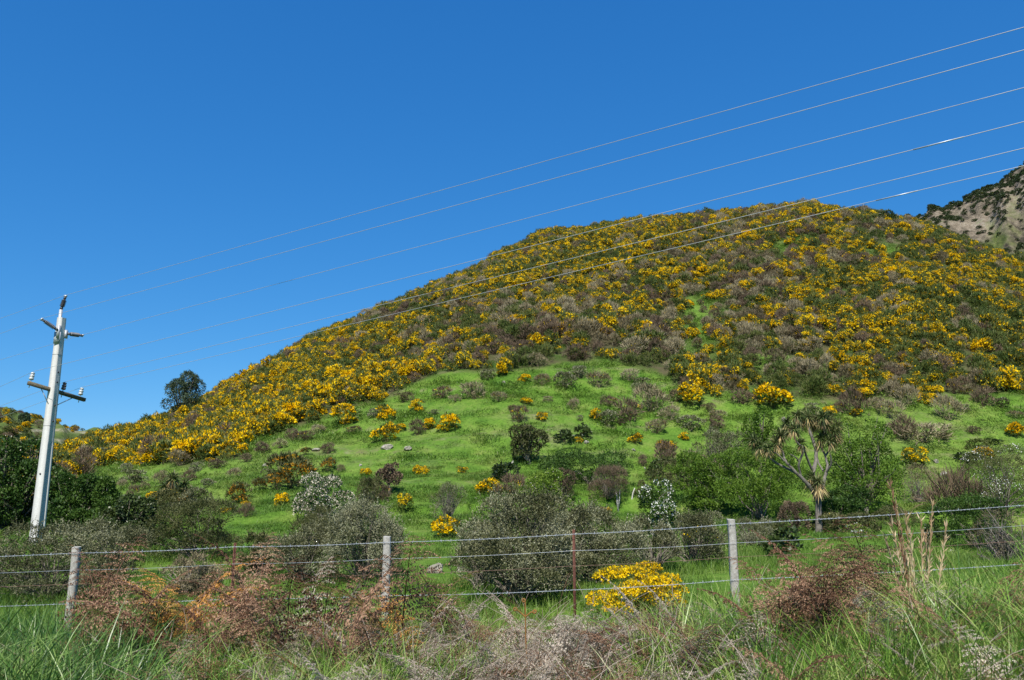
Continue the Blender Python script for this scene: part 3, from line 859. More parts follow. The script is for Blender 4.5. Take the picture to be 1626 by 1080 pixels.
GG = 'lone gorse bushes on the grassy slope'
for px, py, w, h, lab in [
        (611, 703, 36, 30, 'clumped yellow gorse bush alone on the upper grass above two pale stones'),
        (711, 686, 30, 26, 'yellow gorse bush, right end of the short row of three on the grass'),
        (681, 684, 17, 17, 'small yellow gorse clump between a dark shrub and a larger gorse on the slope'),
        (634, 686, 17, 11, 'low yellow gorse tuft just right of the round clumped gorse on open grass'),
        (385, 722, 16, 16, 'small bright gorse bush at the left foot of the thicket edge'),
        (382, 712, 34, 32, 'tall bright yellow gorse bush hanging below the thicket at the left'),
        (332, 735, 15, 8, 'tiny flat gorse tuft on the grass below the left thicket'),
        (580, 756, 15, 11, 'tiny gorse tuft on the grass upper left of the small dark trunked tree'),
        (670, 757, 24, 16, 'small oval gorse bush on the grass right of the small dark trunked tree'),
        (775, 787, 38, 24, 'wide spreading yellow gorse bush in the middle of the green slope'),
        (447, 806, 21, 21, 'upright gorse bush left of the white blossoming hawthorn'),
        (708, 855, 44, 32, 'large dome of yellow gorse just above the top fence wire'),
        (392, 805, 17, 8, 'low gorse tuft left of the white hawthorn on the lower slope'),
        (358, 815, 19, 8, 'low flat gorse tuft above the olive bush by the left fence'),
        (245, 804, 24, 20, 'bright gorse bush beside the spiky young cabbage tree at the left'),
        (837, 645, 18, 11, 'little gorse tuft high on the grass below the thicket centre'),
        (832, 608, 18, 12, 'gorse tuft at the tip of the grass under the thicket centre'),
        (860, 670, 16, 12, 'orange yellow gorse tuft above the dark round tree on the slope'),
        (947, 668, 19, 17, 'gorse bush left of the dark grey shrub on the slope'),
        (1009, 707, 20, 16, 'egg shaped gorse bush alone above the dark green bramble mound'),
        (1087, 699, 15, 11, 'little gorse tuft right of the brown dome with the yellow top'),
        (919, 706, 14, 9, 'flat gorse tuft right of the bare stony patch'),
        (962, 815, 19, 9, 'low gorse patch on the grass left of the bleached dead stumps'),
        (1112, 626, 26, 20, 'tall gorse bush at the lower edge of the thicket, right of centre'),
        (1101, 646, 38, 32, 'olive gorse bush with flowers on its right side below the thicket'),
        (1157, 612, 20, 15, 'gorse clump on the thicket edge left of the leafy ivy green tree'),
        (1182, 622, 16, 17, 'narrow gorse bush on the thicket edge above the leafy green tree'),
        (1228, 650, 50, 38, 'big loose yellow gorse bush above the cabbage tree'),
        (1359, 661, 17, 12, 'small gorse bush under a dark brown shrub right of the cabbage tree crown'),
        (1470, 645, 21, 18, 'left one of a touching pair of bright gorse bushes on the grass'),
        (1486, 634, 21, 20, 'right one of a touching pair of bright gorse bushes on the grass'),
        (1602, 622, 34, 36, 'tall brilliant gorse bush near the right border of the hill'),
        (1614, 693, 23, 20, 'gorse bush alone on the right hand slope below the tall brilliant one'),
        (1566, 728, 29, 16, 'low orange yellow gorse dome above the white flowering dark shrub'),
        (1372, 638, 22, 18, 'gorse bush behind the dark brown shrub right of the cabbage tree'),
        (1316, 668, 20, 20, 'orange yellow gorse bush close behind the top of the cabbage tree'),
        (662, 655, 22, 18, 'gorse bush at the thicket edge above the row of three on the grass'),
        (549, 676, 40, 30, 'wide gorse bush spilling from the thicket onto the left grass'),
        (799, 596, 24, 26, 'upright gorse bush at the thicket edge where the grass is highest'),
        (610, 668, 26, 22, 'gorse bush on the lip of the thicket above the clumped gorse')]:
    lone('gorse', px, py, w, h, lab, 'gorse bush', GG)
lone('gorsefew', 643, 817, 22, 20, 'dark green gorse bush with a few flowers at its left, behind the middle fence post', 'gorse bush', GG)
lone('gorsefew', 735, 752, 16, 10, 'sparse gorse clump round a thin bare stem on the slope', 'gorse bush', GG)
lone('gorsefew', 1453, 744, 34, 28, 'dark gorse bush with hardly any flowers above the grey twiggy bush', 'gorse bush', GG)
lone('faded', 462, 776, 62, 50, 'large brown gorse mound with withered orange flowers on the left slope', 'faded gorse', 'withered gorse bushes on the slope')
lone('faded', 440, 778, 34, 26, 'lower lobe of brown withered gorse, left of the large orange tinged mound', 'faded gorse', 'withered gorse bushes on the slope')
lone('faded', 520, 752, 22, 21, 'small brown withered gorse right of the large orange tinged mound', 'faded gorse', 'withered gorse bushes on the slope')
lone('faded', 412, 781, 22, 19, 'brown green withered gorse below left of the large orange tinged mound', 'faded gorse', 'withered gorse bushes on the slope')
lone('faded', 379, 800, 36, 30, 'olive brown withered gorse with a few yellow sprigs, lowest of the withered ones', 'faded gorse', 'withered gorse bushes on the slope')
lone('faded', 485, 724, 15, 11, 'tiny rusty withered gorse tuft at the top of the left grass', 'faded gorse', 'withered gorse bushes on the slope')
lone('brown', 1057, 737, 34, 32, 'brown dome shaped shrub crowned by yellow gorse flowers', 'shrub', 'dark shrubs on the slope')
lone('gorse', 1060, 716, 28, 15, 'yellow gorse crowning the brown dome shaped shrub', 'gorse bush', GG)
for k, px, py, w, h, lab in [
        ('brown', 663, 692, 22, 22, 'dark brown shrub at the left end of the row of three gorse bushes'),
        ('brown', 520, 722, 20, 16, 'dark shrub alone on the upper left grass above the withered mound'),
        ('grey', 428, 766, 22, 20, 'dark grey shrub left of the large orange tinged withered mound'),
        ('brown', 607, 797, 26, 26, 'dark scrubby shrub at the foot of the small trunked tree'),
        ('grey', 792, 764, 20, 22, 'dark grey shrub at the right of the wide middle gorse'),
        ('dark', 802, 766, 38, 28, 'dark olive shrub under the round dark tree on the slope'),
        ('brown', 812, 790, 38, 30, 'dark brown shrub right of the wide middle gorse'),
        ('brown', 1000, 670, 36, 32, 'dark charcoal shrub right of a lone gorse high on the slope'),
        ('grey', 965, 676, 28, 22, 'grey shrub wedged between the lone gorse and the charcoal shrub'),
        ('dry', 1035, 655, 44, 38, 'large pale grey brown shrub below the thicket centre'),
        ('dry', 1065, 670, 28, 20, 'pale shrub right of the large grey brown one below the thicket'),
        ('dry', 1043, 690, 30, 20, 'low grey shrub above the brown dome with the yellow top'),
        ('grey', 1097, 685, 36, 22, 'flat grey green shrub left of the leafy green tree'),
        ('brown', 1135, 686, 26, 20, 'dark spiny shrub just left of the leafy green tree'),
        ('dark', 896, 703, 28, 18, 'dark low shrub on the bare stony patch'),
        ('dark', 925, 699, 24, 22, 'dark green shrub right of the bare stony patch'),
        ('brown', 1021, 742, 14, 16, 'small dark shrub right of the bramble mound'),
        ('dark', 1038, 757, 22, 24, 'dark green shrub below the brown dome with the yellow top'),
        ('brown', 1358, 661, 34, 40, 'tall dark brown shrub right of the cabbage tree crown'),
        ('dry', 1415, 664, 34, 26, 'grey brown shrub left of the touching pair of gorse bushes'),
        ('dry', 1441, 648, 32, 32, 'grey shrub just left of and behind the touching pair of gorse bushes'),
        ('dry', 1508, 668, 34, 36, 'rounded grey brown shrub at the top of the right hand grass'),
        ('brown', 1562, 648, 28, 28, 'brown shrub at the thicket edge near the right border'),
        ('brown', 1437, 700, 36, 34, 'dark grey shrub beside the heap of dry brush'),
        ('dry', 1468, 704, 66, 26, 'wide heap of dry dead brush on the bare right hand slope'),
        ('broom', 1554, 717, 30, 18, 'dark green low shrub on the right hand slope'),
        ('dark', 1577, 706, 20, 9, 'flat dark shrub right of the dark green low one'),
        ('dark', 1535, 735, 32, 14, 'flat olive shrub below the dark green low one'),
        ('tussock', 1515, 818, 66, 52, 'brown tussock like shrub left of the white flowering dark shrub'),
        ('broom', 1515, 775, 24, 18, 'small dark green shrub above the brown tussock like shrub'),
        ('dark', 1238, 884, 50, 42, 'small dark bush alone on the flat grass behind the right fence post'),
        ('dark', 1490, 862, 36, 26, 'low dark bush on the flat grass behind the dry stalks'),
        ('tussock', 388, 830, 20, 16, 'brown grass tussock on the lower left slope'),
        ('grey', 165, 742, 24, 30, 'olive shrub left below the yellow spur of the thicket'),
        ('brown', 247, 738, 40, 38, 'dark brown round shrub hanging below the left spur of gorse'),
        ('dry', 285, 740, 26, 22, 'pale twiggy shrub with grey stems right of the dark brown round one'),
        ('grey', 215, 768, 34, 20, 'flat grey shrub on the grass under the left spur')]:
    lone(k, px, py, w, h, lab, 'shrub', 'shrubs standing apart on the slope')
# the many small grey ones nobody could tell apart
q = np.random.RandomState(77)
small = [(484, 700, 22, 13), (435, 731, 12, 8), (541, 750, 11, 9), (473, 773, 9, 8), (823, 671, 24, 22), (897, 618, 30, 24), (952, 616, 28, 22), (967, 646, 24, 14), (910, 652, 14, 16),
         (921, 671, 9, 8), (986, 679, 13, 9), (200, 752, 16, 14), (192, 776, 12, 12), (210, 790, 14, 16), (228, 778, 14, 10), (700, 634, 26, 16), (752, 634, 32, 22), (722, 640, 16, 10),
         (792, 640, 20, 14), (640, 640, 26, 14), (596, 664, 22, 14), (560, 690, 20, 10), (505, 690, 22, 12), (466, 700, 22, 16), (445, 712, 18, 12), (415, 722, 22, 16), (390, 735, 18, 11),
         (1180, 645, 30, 20), (1290, 655, 22, 14), (1330, 660, 18, 16), (1390, 650, 20, 16), (1530, 655, 18, 12), (1590, 650, 22, 14), (1615, 665, 18, 10), (1000, 605, 22, 16), (1020, 620, 26, 18),
         (1075, 640, 22, 18), (860, 612, 22, 16), (920, 600, 26, 18), (815, 655, 16, 10), (775, 605, 22, 14), (1140, 665, 22, 12), (1125, 655, 18, 12), (1545, 690, 18, 10), (1500, 700, 16, 10),
         (310, 750, 18, 14), (345, 745, 22, 12), (300, 765, 20, 14), (330, 775, 18, 12), (370, 760, 16, 14), (255, 768, 20, 16), (1420, 690, 20, 14), (870, 640, 14, 8), (690, 660, 14, 8)]
for px, py, w, h in small:
    lone(('dry', 'grey', 'dry', 'brown')[q.randint(4)], px, py, w * 1.05, h * 1.05, 'small grey brown shrub scattered over the grass below the thicket', 'shrub', 'small grey shrubs scattered over the grass', 'small_shrub')

# ------------------------------------------------------------------ larger plants with parts
def plant(name, label, cat, px, py, w, h, leafm, seed, dep=1.0, n=5000, ll=.05, lw=.02, lobes=16, flower=0, fmat=None, fsize=.03, group=None, twm='bark', sink=0.0, ftop=-.2, fclump=.8, **kw):
    """a bush (px, py = where its foot stands in the photo; w, h in photo pixels there) as foliage, stems and blossom"""
    p, d = stand(px, py)
    k = d / FPX
    rng = np.random.RandomState(seed)
    root = thing(name, label, cat, p - np.array([0, 0, sink]), group)
    fol, t, fl = shrub_chunks(rng, w * k, h * k + sink, n, ll, lw, lobes, dep, flower=flower, fsize=fsize, ftop=ftop, fclump=fclump, **kw)
    link('foliage', mesh_from('foliage', [(*fol, 0)], [M[leafm]]), root)
    if t:
        link('stem', mesh_from('stem', [(*t, 0)], [M[twm]]), root)
    if fl:
        link('blossom', mesh_from('blossom', [(*fl, 0)], [M[fmat]]), root)
    return root

def tree(name, label, cat, px, py, w, h, leafm, seed, trunk=.25, low=.12, lobes=14, n=5000, ll=.12, lw=.06, r0=.12, shell=.5, lean=0.0, group=None, flower=0, fmat=None, fsize=.05, barkm='bark', rr=(.17, .28), rnd=.8, up=.3):
    p, d = stand(px, py)
    k = d / FPX
    wm, hm = w * k, h * k
    rng = np.random.RandomState(seed)
    root = thing(name, label, cat, p, group)
    C, Rr = make_lobes(rng, wm, hm * (1 - trunk), lobes, low, .9, .36, rr)
    C[:, 2] += trunk * hm
    C[:, 0] += lean * wm * (C[:, 2] / hm - trunk)
    P, D, I = crown(rng, C, Rr, n, shell, .7)
    link('crown', mesh_from('crown', [(*leaves(P, D * .6 + rand_dir(rng, len(P)) * rnd + np.array([0, 0, up]), ll * rng.uniform(.6, 1.3, len(P)), lw * rng.uniform(.7, 1.3, len(P)), rng, .12), 0)], [M[leafm]]), root)
    fork = np.array([rng.normal(0, .03) * wm, rng.normal(0, .03) * wm, trunk * hm * 1.05])
    ch = [(*tube([(0, 0, -.2), (0.01 * wm, 0, trunk * hm * .5), fork], [r0 * 1.15, r0, r0 * .85], 8), 0)]
    for c in C:
        m = fork + (c - fork) * .5 + np.array([0, 0, .06 * hm]) + rng.normal(0, .03 * wm, 3)
        ch.append((*tube([fork - np.array([0, 0, r0]), m, c, c + (c - m) * .5], [r0 * .6, r0 * .4, r0 * .22, r0 * .06], 5), 0))
    link('trunk', mesh_from('trunk', ch, [M[barkm]], True), root)
    if flower:
        Pf, Df, _ = crown(rng, C, Rr * 1.03, flower, .88, .2)
        link('blossom', mesh_from('blossom', [(*leaves(Pf, Df + rand_dir(rng, len(Pf)), fsize * rng.uniform(.6, 1.3, len(Pf)), fsize * .9, rng), 0)], [M[fmat]]), root)
    return root

# trees on the slope and skyline
tree('gum_tree', 'dark blue green tree standing alone on the skyline among the gorse at the left', 'tree', 287, 672, 64, 84, 'blue_leaf', 501, trunk=.10, lobes=17, n=7000, ll=.30, lw=.09, r0=.16, lean=.12, rr=(.10, .21), shell=.45)
tree('slope_tree', 'dark round tree with short trunk on the middle of the grassy slope', 'tree', 840, 737, 62, 62, 'olive_leaf', 502, trunk=.12, lobes=18, n=5200, ll=.15, lw=.07, r0=.12, rr=(.15, .26))
tree('slope_tree', 'small dark tree with a thin leaning trunk above the white hawthorn', 'tree', 618, 787, 40, 50, 'brown_twig', 503, trunk=.32, lobes=12, n=2600, ll=.13, lw=.05, r0=.06, rr=(.16, .26))
tree('ivy_tree', 'bright leafy green tree of dense small leaves left behind the cabbage tree', 'tree', 1207, 752, 62, 104, 'green_leaf', 504, trunk=.12, lobes=22, n=7000, ll=.12, lw=.08, r0=.1, shell=.65, rr=(.14, .22))
tree('leafy_tree', 'large bright green leafy tree right of the cabbage tree', 'tree', 1376, 826, 128, 148, 'green_leaf', 505, trunk=.06, lobes=34, n=14000, ll=.11, lw=.07, r0=.12, shell=.6, rr=(.11, .2), flower=20, fmat='white_flower', fsize=.08)
tree('skyline_tree', 'tiny slender tree with tufted head on the skyline over the left flank', 'tree', 497, 544, 9, 22, 'blue_leaf', 506, trunk=.5, lobes=4, n=260, ll=.22, lw=.1, r0=.05, rr=(.25, .4))
tree('crest_bush', 'dark round bush at the right end of the hill crest', 'tree', 1411, 362, 26, 28, 'dark_leaf', 507, trunk=.05, lobes=9, n=1400, ll=.3, lw=.13, r0=.1)
tree('crest_bush', 'smaller dark bush at the right of the dark round crest bush', 'tree', 1431, 364, 16, 18, 'dark_leaf', 508, trunk=.05, lobes=6, n=700, ll=.3, lw=.13, r0=.1)
# dead twiggy tree on the left skyline
p, d = stand(421, 592)
rng = np.random.RandomState(510)
ch = []
for k in range(9):
    a = rng.uniform(0, 6.28); L = rng.uniform(1.6, 3.4)
    st = np.array([rng.normal(0, .5), rng.normal(0, .5), 0])
    tip = st + np.array([cos(a) * L * .35, sin(a) * L * .35, L])
    mid = (st + tip) / 2 + rng.normal(0, .15, 3)
    ch.append((*tube([st, mid, tip], [.05, .035, .012], 4), 0))
    for j in range(3):
        b = mid + (tip - mid) * rng.uniform(0, .8)
        ch.append((*tube([b, b + rng.normal(0, .3, 3) + np.array([0, 0, .55])], [.022, .008], 3), 0))
o = tag(link('dead_tree', mesh_from('dead_tree', ch, [M['pale_bark']]), None, p), 'bare dead twiggy tree standing on the left skyline', 'tree')

def far_tree(px, py, w, h, seed, label):
    d = pix_dir(px, py)
    ts = np.linspace(150, 300, 600)
    P = CAM + d * (ts / np.hypot(d[0], d[1]))[:, None]
    b = P[:, 2] < left_z(P[:, 0], P[:, 1])
    p = P[b.argmax()] if b.any() else P[400]
    k = 215 / FPX
    rng = np.random.RandomState(seed)
    C, Rr = make_lobes(rng, w * k, h * k, 9, .15, 1, .3, (.2, .3))
    Pp, D, _ = crown(rng, C, Rr, 1200, .5)
    root = thing('far_tree', label, 'tree', p)
    link('crown', mesh_from('crown', [(*leaves(Pp, D + rand_dir(rng, len(Pp)), .45, .2, rng), 0)], [M['blue_leaf']]), root)
    link('trunk', mesh_from('trunk', [(*tube([(0, 0, -.5), (0, 0, h * k * .5)], [.2, .1], 6), 0)], [M['bark']]), root)
far_tree(38, 676, 17, 19, 515, 'dark pointed tree on the far green hill left of the power pole')

# left hedge of dark trees behind the pole
HG = 'dark trees behind the power pole'
tree('hedge_tree', 'big dark green tree with pale specks of flower left of the power pole', 'tree', 22, 848, 150, 150, 'mid_leaf', 520, trunk=.0, low=.0, lobes=50, n=24000, ll=.12, lw=.075, r0=.14, shell=.6, rr=(.12, .2), group=HG, flower=160, fmat='cream_flower', fsize=.07)
tree('hedge_tree', 'dark green tree right behind the foot of the power pole', 'tree', 124, 846, 130, 92, 'mid_leaf', 521, trunk=.0, low=.0, lobes=44, n=20000, ll=.11, lw=.07, r0=.12, shell=.6, rr=(.12, .2), group=HG, flower=120, fmat='cream_flower', fsize=.06)
tree('hedge_tree', 'low dark shrubby tree sloping down right of the power pole', 'tree', 205, 872, 110, 84, 'dark_leaf', 522, trunk=.0, low=.0, lobes=34, n=14000, ll=.09, lw=.055, r0=.1, shell=.6, rr=(.13, .22), group=HG)
tree('hedge_tree', 'rounded mid green tree between the pole and the spiky young cabbage tree', 'tree', 165, 846, 56, 88, 'mid_leaf', 523, trunk=.0, low=.0, lobes=22, n=9000, ll=.10, lw=.065, r0=.1, shell=.6, rr=(.14, .24), group=HG)
tree('hedge_tree', 'dark tree further off at the left border under the far hill', 'tree', -40, 840, 150, 118, 'mid_leaf', 524, trunk=.0, low=.0, lobes=34, n=12000, ll=.14, lw=.085, r0=.12, shell=.6, rr=(.13, .22), group=HG)
plant('olive_bush', 'broad olive green bush behind the fence right of the dark hedge trees', 'bush', 312, 888, 155, 92, 'olive_leaf', 530, n=15000, ll=.055, lw=.022, lobes=26, up=.5, tw=40, tr=.02, rr=(.14, .24))
plant('olive_bush', 'mottled bush with orange gorse sprigs on the slope behind the broad olive bush', 'bush', 262, 822, 70, 44, 'olive_leaf', 531, n=5000, ll=.08, lw=.03, lobes=14, flower=60, fmat='gorse_flower', fsize=.07, fclump=.2)
plant('olive_bush', 'loose yellowish bush peeping above the broad olive bush', 'bush', 308, 822, 60, 46, 'grey_leaf', 532, n=4000, ll=.08, lw=.03, lobes=12, flower=50, fmat='faded_flower', fsize=.07, fclump=.3)

# grey small-leaved shrubs along the fence
GS = 'grey small leaved shrubs behind the fence'
def grey(label, px, py, w, h, seed, leafm='grey_leaf', n=15000, **kw):
    a = dict(ll=.038, lw=.016, lobes=20, up=.45, rnd=.9, tw=70, tr=.016, shell=.5, spread=.45, rr=(.07, .24), low=.10, twm='bark', spray=.45, sl=.16)
    a.update(kw)
    return plant('grey_shrub', label, 'shrub', px, py, w, h, leafm, seed, n=n, group=GS, **a)
grey('low grey shrub mass with pale twig tips at the left behind the first fence post', 78, 955, 250, 118, 540, n=26000, lobes=46, rr=(.08, .15), spread=.42)
grey('grey shrub with silvery dead twigs behind the orange fern', 296, 950, 90, 66, 541, 'dry_twig', n=6000, ll=.06, lw=.012)
grey('large domed grey brown shrub below the white hawthorn, left of the middle post', 576, 925, 128, 130, 542, n=26000, lobes=36, tw=90)
grey('grey shrub sprawling left of the large domed one behind the fence', 480, 925, 120, 92, 543, n=15000)
grey('olive brown rounded shrub in front of the white hawthorn', 507, 868, 80, 60, 544, 'olive_leaf', n=8000, ll=.05, lw=.02)
grey('small dark rounded shrub between the hawthorn and the trunked tree', 585, 820, 40, 48, 545, 'olive_leaf', n=3500, ll=.07, lw=.03, lobes=12, rr=(.18, .28))
grey('big grey shrub with a dark trunk leaning over the wires right of the middle post', 825, 958, 200, 170, 546, n=32000, lobes=44, tw=110, low=.22, rr=(.10, .17), spread=.38)
grey('grey shrub behind the red steel post with outstretched top twigs', 945, 925, 180, 118, 547, n=22000, lobes=36, tw=80)
grey('lower left shoulder shrub of the big dark trunked grey one behind the fence', 762, 938, 96, 104, 591, n=10000, lobes=12)
grey('grey shrub filling the gap between the big trunked one and the red stake', 885, 936, 104, 128, 592, n=12000, lobes=13)
grey('grey olive shrub under the white blossom spire behind the fence', 1036, 912, 96, 84, 593, n=10000, lobes=12)
grey('small grey shrub at the right flank of the large domed one by the middle post', 612, 915, 52, 88, 594, n=6000, lobes=9)
grey('olive grey shrub between the broad olive bush and the left domed mass', 418, 918, 76, 70, 595, 'olive_leaf', n=7000, ll=.05, lw=.02, lobes=11)
grey('grey shrub in front of the dark hedge trees right of the pole foot', 178, 918, 110, 92, 596, n=12000, lobes=14)
grey('grey shrub with yellow sprigs left of the right fence post', 1100, 900, 120, 86, 548, n=14000, flower=60, fmat='gorse_flower', fsize=.045, fclump=.25)
grey('grey shrub low behind the right fence post', 1195, 872, 84, 48, 549, n=7000)
grey('grey feathery shrub in the upper row between brown dome and leafy tree', 1135, 748, 62, 66, 550, 'grey_leaf', n=6000, ll=.09, lw=.03)
grey('dark grey shrub in the upper row below the feathery one', 1110, 772, 76, 54, 551, 'dry_twig', n=6000, ll=.10, lw=.025)
grey('grey shrub close under the ivy green tree', 1168, 762, 46, 76, 552, 'grey_leaf', n=5000, ll=.09, lw=.03)
plant('dead_shrub', 'bare grey dead shrub leaning on the open slope above the fence', 'shrub', 711, 826, 58, 60, 'grey_leaf', 553, n=3500, ll=.10, lw=.014, lobes=12, tw=90, tr=.022, twm='pale_bark', sink=0)
plant('twiggy_bush', 'dark grey twiggy bush with drooping pale branches right of the large leafy tree', 'shrub', 1458, 800, 66, 62, 'dry_twig', 554, n=3500, ll=.10, lw=.02, lobes=16, tw=70, tr=.022, twm='pale_bark')
plant('dead_brush', 'reddish brown dome of bare twigs behind the bleached stumps', 'shrub', 966, 808, 64, 50, 'brown_twig', 555, n=4500, ll=.16, lw=.016, lobes=12, tw=90, tr=.014, up=1.0)
plant('dead_brush', 'tangle of bare pale twigs leaning at the right border behind the fence', 'shrub', 1600, 900, 110, 90, 'dry_twig', 556, n=1500, ll=.08, lw=.010, lobes=16, tw=190, tr=.014, twm='pale_bark', wob=.3, up=.1)
plant('dark_shrub', 'dark green bush under the white flowering shrub at the right border', 'bush', 1560, 876, 120, 90, 'mid_leaf', 557, n=10000, ll=.06, lw=.03, lobes=22, rr=(.14, .24))

# green leafy masses in the middle distance
BM = 'green bramble mounds'
def mound(label, px, py, w, h, leafm, seed, n=9000, **kw):
    a = dict(ll=.085, lw=.055, lobes=30, up=.35, rnd=.9, tw=16, shell=.65, rr=(.12, .2), spread=.42)
    a.update(kw)
    return plant('bramble_mound', label, 'bush', px, py, w, h, leafm, seed, n=n, group=BM, **a)
mound('wide dark green bramble mound in the middle of the lower slope', 935, 770, 150, 56, 'mid_leaf', 560, n=12000, lobes=44, rr=(.09, .16))
mound('small green bramble patch at the left of the wide dark mound', 885, 760, 60, 40, 'mid_leaf', 561, n=4500)
mound('big bright green mound left of the cabbage tree trunk', 1205, 826, 180, 122, 'green_leaf', 562, n=23000, lobes=48, rr=(.09, .16))
mound('green mound between the white blossom spire and the cabbage tree', 1125, 812, 120, 84, 'green_leaf', 563, n=13000)
mound('olive green mound above the white blossom spire', 1085, 778, 110, 48, 'olive_leaf', 564, n=7000)
mound('green mound around the foot of the large leafy tree', 1335, 834, 90, 62, 'mid_leaf', 565, n=7500)
mound('low dark scrub between cabbage tree and large leafy tree', 1340, 846, 110, 30, 'olive_leaf', 566, n=5000, flower=30, fmat='gorse_flower', fsize=.06, fclump=.3)
plant('sapling_bush', 'yellow green leafy bush with pale blossom at its right behind the big grey shrub', 'bush', 868, 832, 84, 84, 'lime_leaf', 567, n=6500, ll=.085, lw=.05, lobes=22, flower=160, fmat='white_flower', fsize=.06, fclump=.35, rr=(.13, .22))
plant('dark_shrub', 'narrow dark brown shrub right of the yellow green leafy bush', 'bush', 897, 806, 34, 46, 'brown_twig', 568, n=2500, ll=.09, lw=.03, lobes=10)
plant('dark_shrub', 'dark hollow looking shrub left of the cabbage tree foot', 'bush', 1262, 850, 46, 52, 'brown_twig', 569, n=3500, ll=.08, lw=.03, lobes=12)
plant('dark_shrub', 'small brown tinged bush low on the flat left of the cabbage tree', 'bush', 1222, 856, 60, 30, 'olive_leaf', 570, n=3000, ll=.07, lw=.03, lobes=12)
plant('dark_shrub', 'olive bush right of the bleached stumps', 'bush', 1023, 812, 30, 30, 'olive_leaf', 571, n=2200, ll=.07, lw=.03, lobes=9)
plant('dark_shrub', 'small olive bush at the foot of the large leafy tree by the flat grass', 'bush', 1418, 836, 80, 32, 'olive_leaf', 572, n=4000, ll=.07, lw=.03, lobes=14)

# white blossom
HW = 'hawthorns in white blossom'
plant('hawthorn', 'rounded hawthorn covered in creamy white blossom on the left slope', 'hawthorn', 514, 833, 102, 80, 'mid_leaf', 580, n=6500, ll=.08, lw=.05, lobes=34, flower=5200, fmat='cream_flower', fsize=.062, ftop=-.5, fclump=1.0, group=HW, rr=(.11, .18), tw=30, spread=.4)
plant('hawthorn', 'upright spire of white blossom over dark leaves left of the right fence post', 'hawthorn', 1052, 872, 66, 108, 'mid_leaf', 581, n=6500, ll=.06, lw=.04, lobes=28, flower=1500, fmat='white_flower', fsize=.05, ftop=-.5, fclump=.8, group=HW, rr=(.11, .18), tw=26, spread=.36)
plant('hawthorn', 'large dark shrub sprinkled with white blossom at the right border', 'hawthorn', 1592, 836, 130, 112, 'olive_leaf', 582, n=13000, ll=.055, lw=.035, lobes=36, flower=900, fmat='white_flower', fsize=.05, ftop=-.3, fclump=.5, group=HW, rr=(.11, .18), tw=40, spread=.4)
plant('hawthorn', 'little low sprig of white blossom on the grass right of the cabbage tree', 'hawthorn', 1364, 852, 34, 20, 'lime_leaf', 583, n=500, ll=.05, lw=.03, lobes=6, flower=60, fmat='white_flower', fsize=.06, ftop=-.5, fclump=.6, group=HW)

# big gorse at the fence
plant('gorse_bush', 'big low gorse bush in full yellow flower just behind the bottom fence wire', 'gorse bush', 1012, 976, 160, 76, 'gorse_green', 585, n=5000, ll=.07, lw=.008, lobes=26, flower=7500, fmat='gorse_flower', fsize=.034, ftop=-1.0, fclump=1.0, rr=(.11, .17), spread=.42, tw=60, tr=.006, up=.6, twm='gorse_green', fwid=.8)

# ------------------------------------------------------------------ cabbage tree
def sword_head(rng, n, L, Wd, dry=False, down=False):
    D = rand_dir(rng, n)
    D[:, 2] = (-np.abs(D[:, 2]) * 1.1 - .35) if down else (D[:, 2] * .75 + .22)
    D = nrm(D)
    Sd = nrm(np.cross(D, np.array([0, 0, 1.0]) + rng.normal(0, .3, (n, 3))))
    ll = L * rng.uniform(.7, 1.1, n)[:, None]
    p0 = D * .04
    p1 = D * ll * .5
    p2 = D * ll + np.array([0, 0, -1]) * ll * rng.uniform(.05, .35, n)[:, None]
    w = Wd * .5
    V = np.stack([p0 - Sd * w * .6, p0 + Sd * w * .6, p1 + Sd * w, p1 - Sd * w, p2], 1).reshape(-1, 3)
    b = np.arange(n)[:, None] * 5
    return V, b + np.array([[0, 1, 2, 3]]), b + np.array([[3, 2, 4]])

def head_chunks(rng, n, L, Wd, m, at=(0, 0, 0), down=False):
    V, q4, t3 = sword_head(rng, n, L, Wd, down=down)
    return [(V + np.asarray(at), q4, m), (V + np.asarray(at), t3, m)]

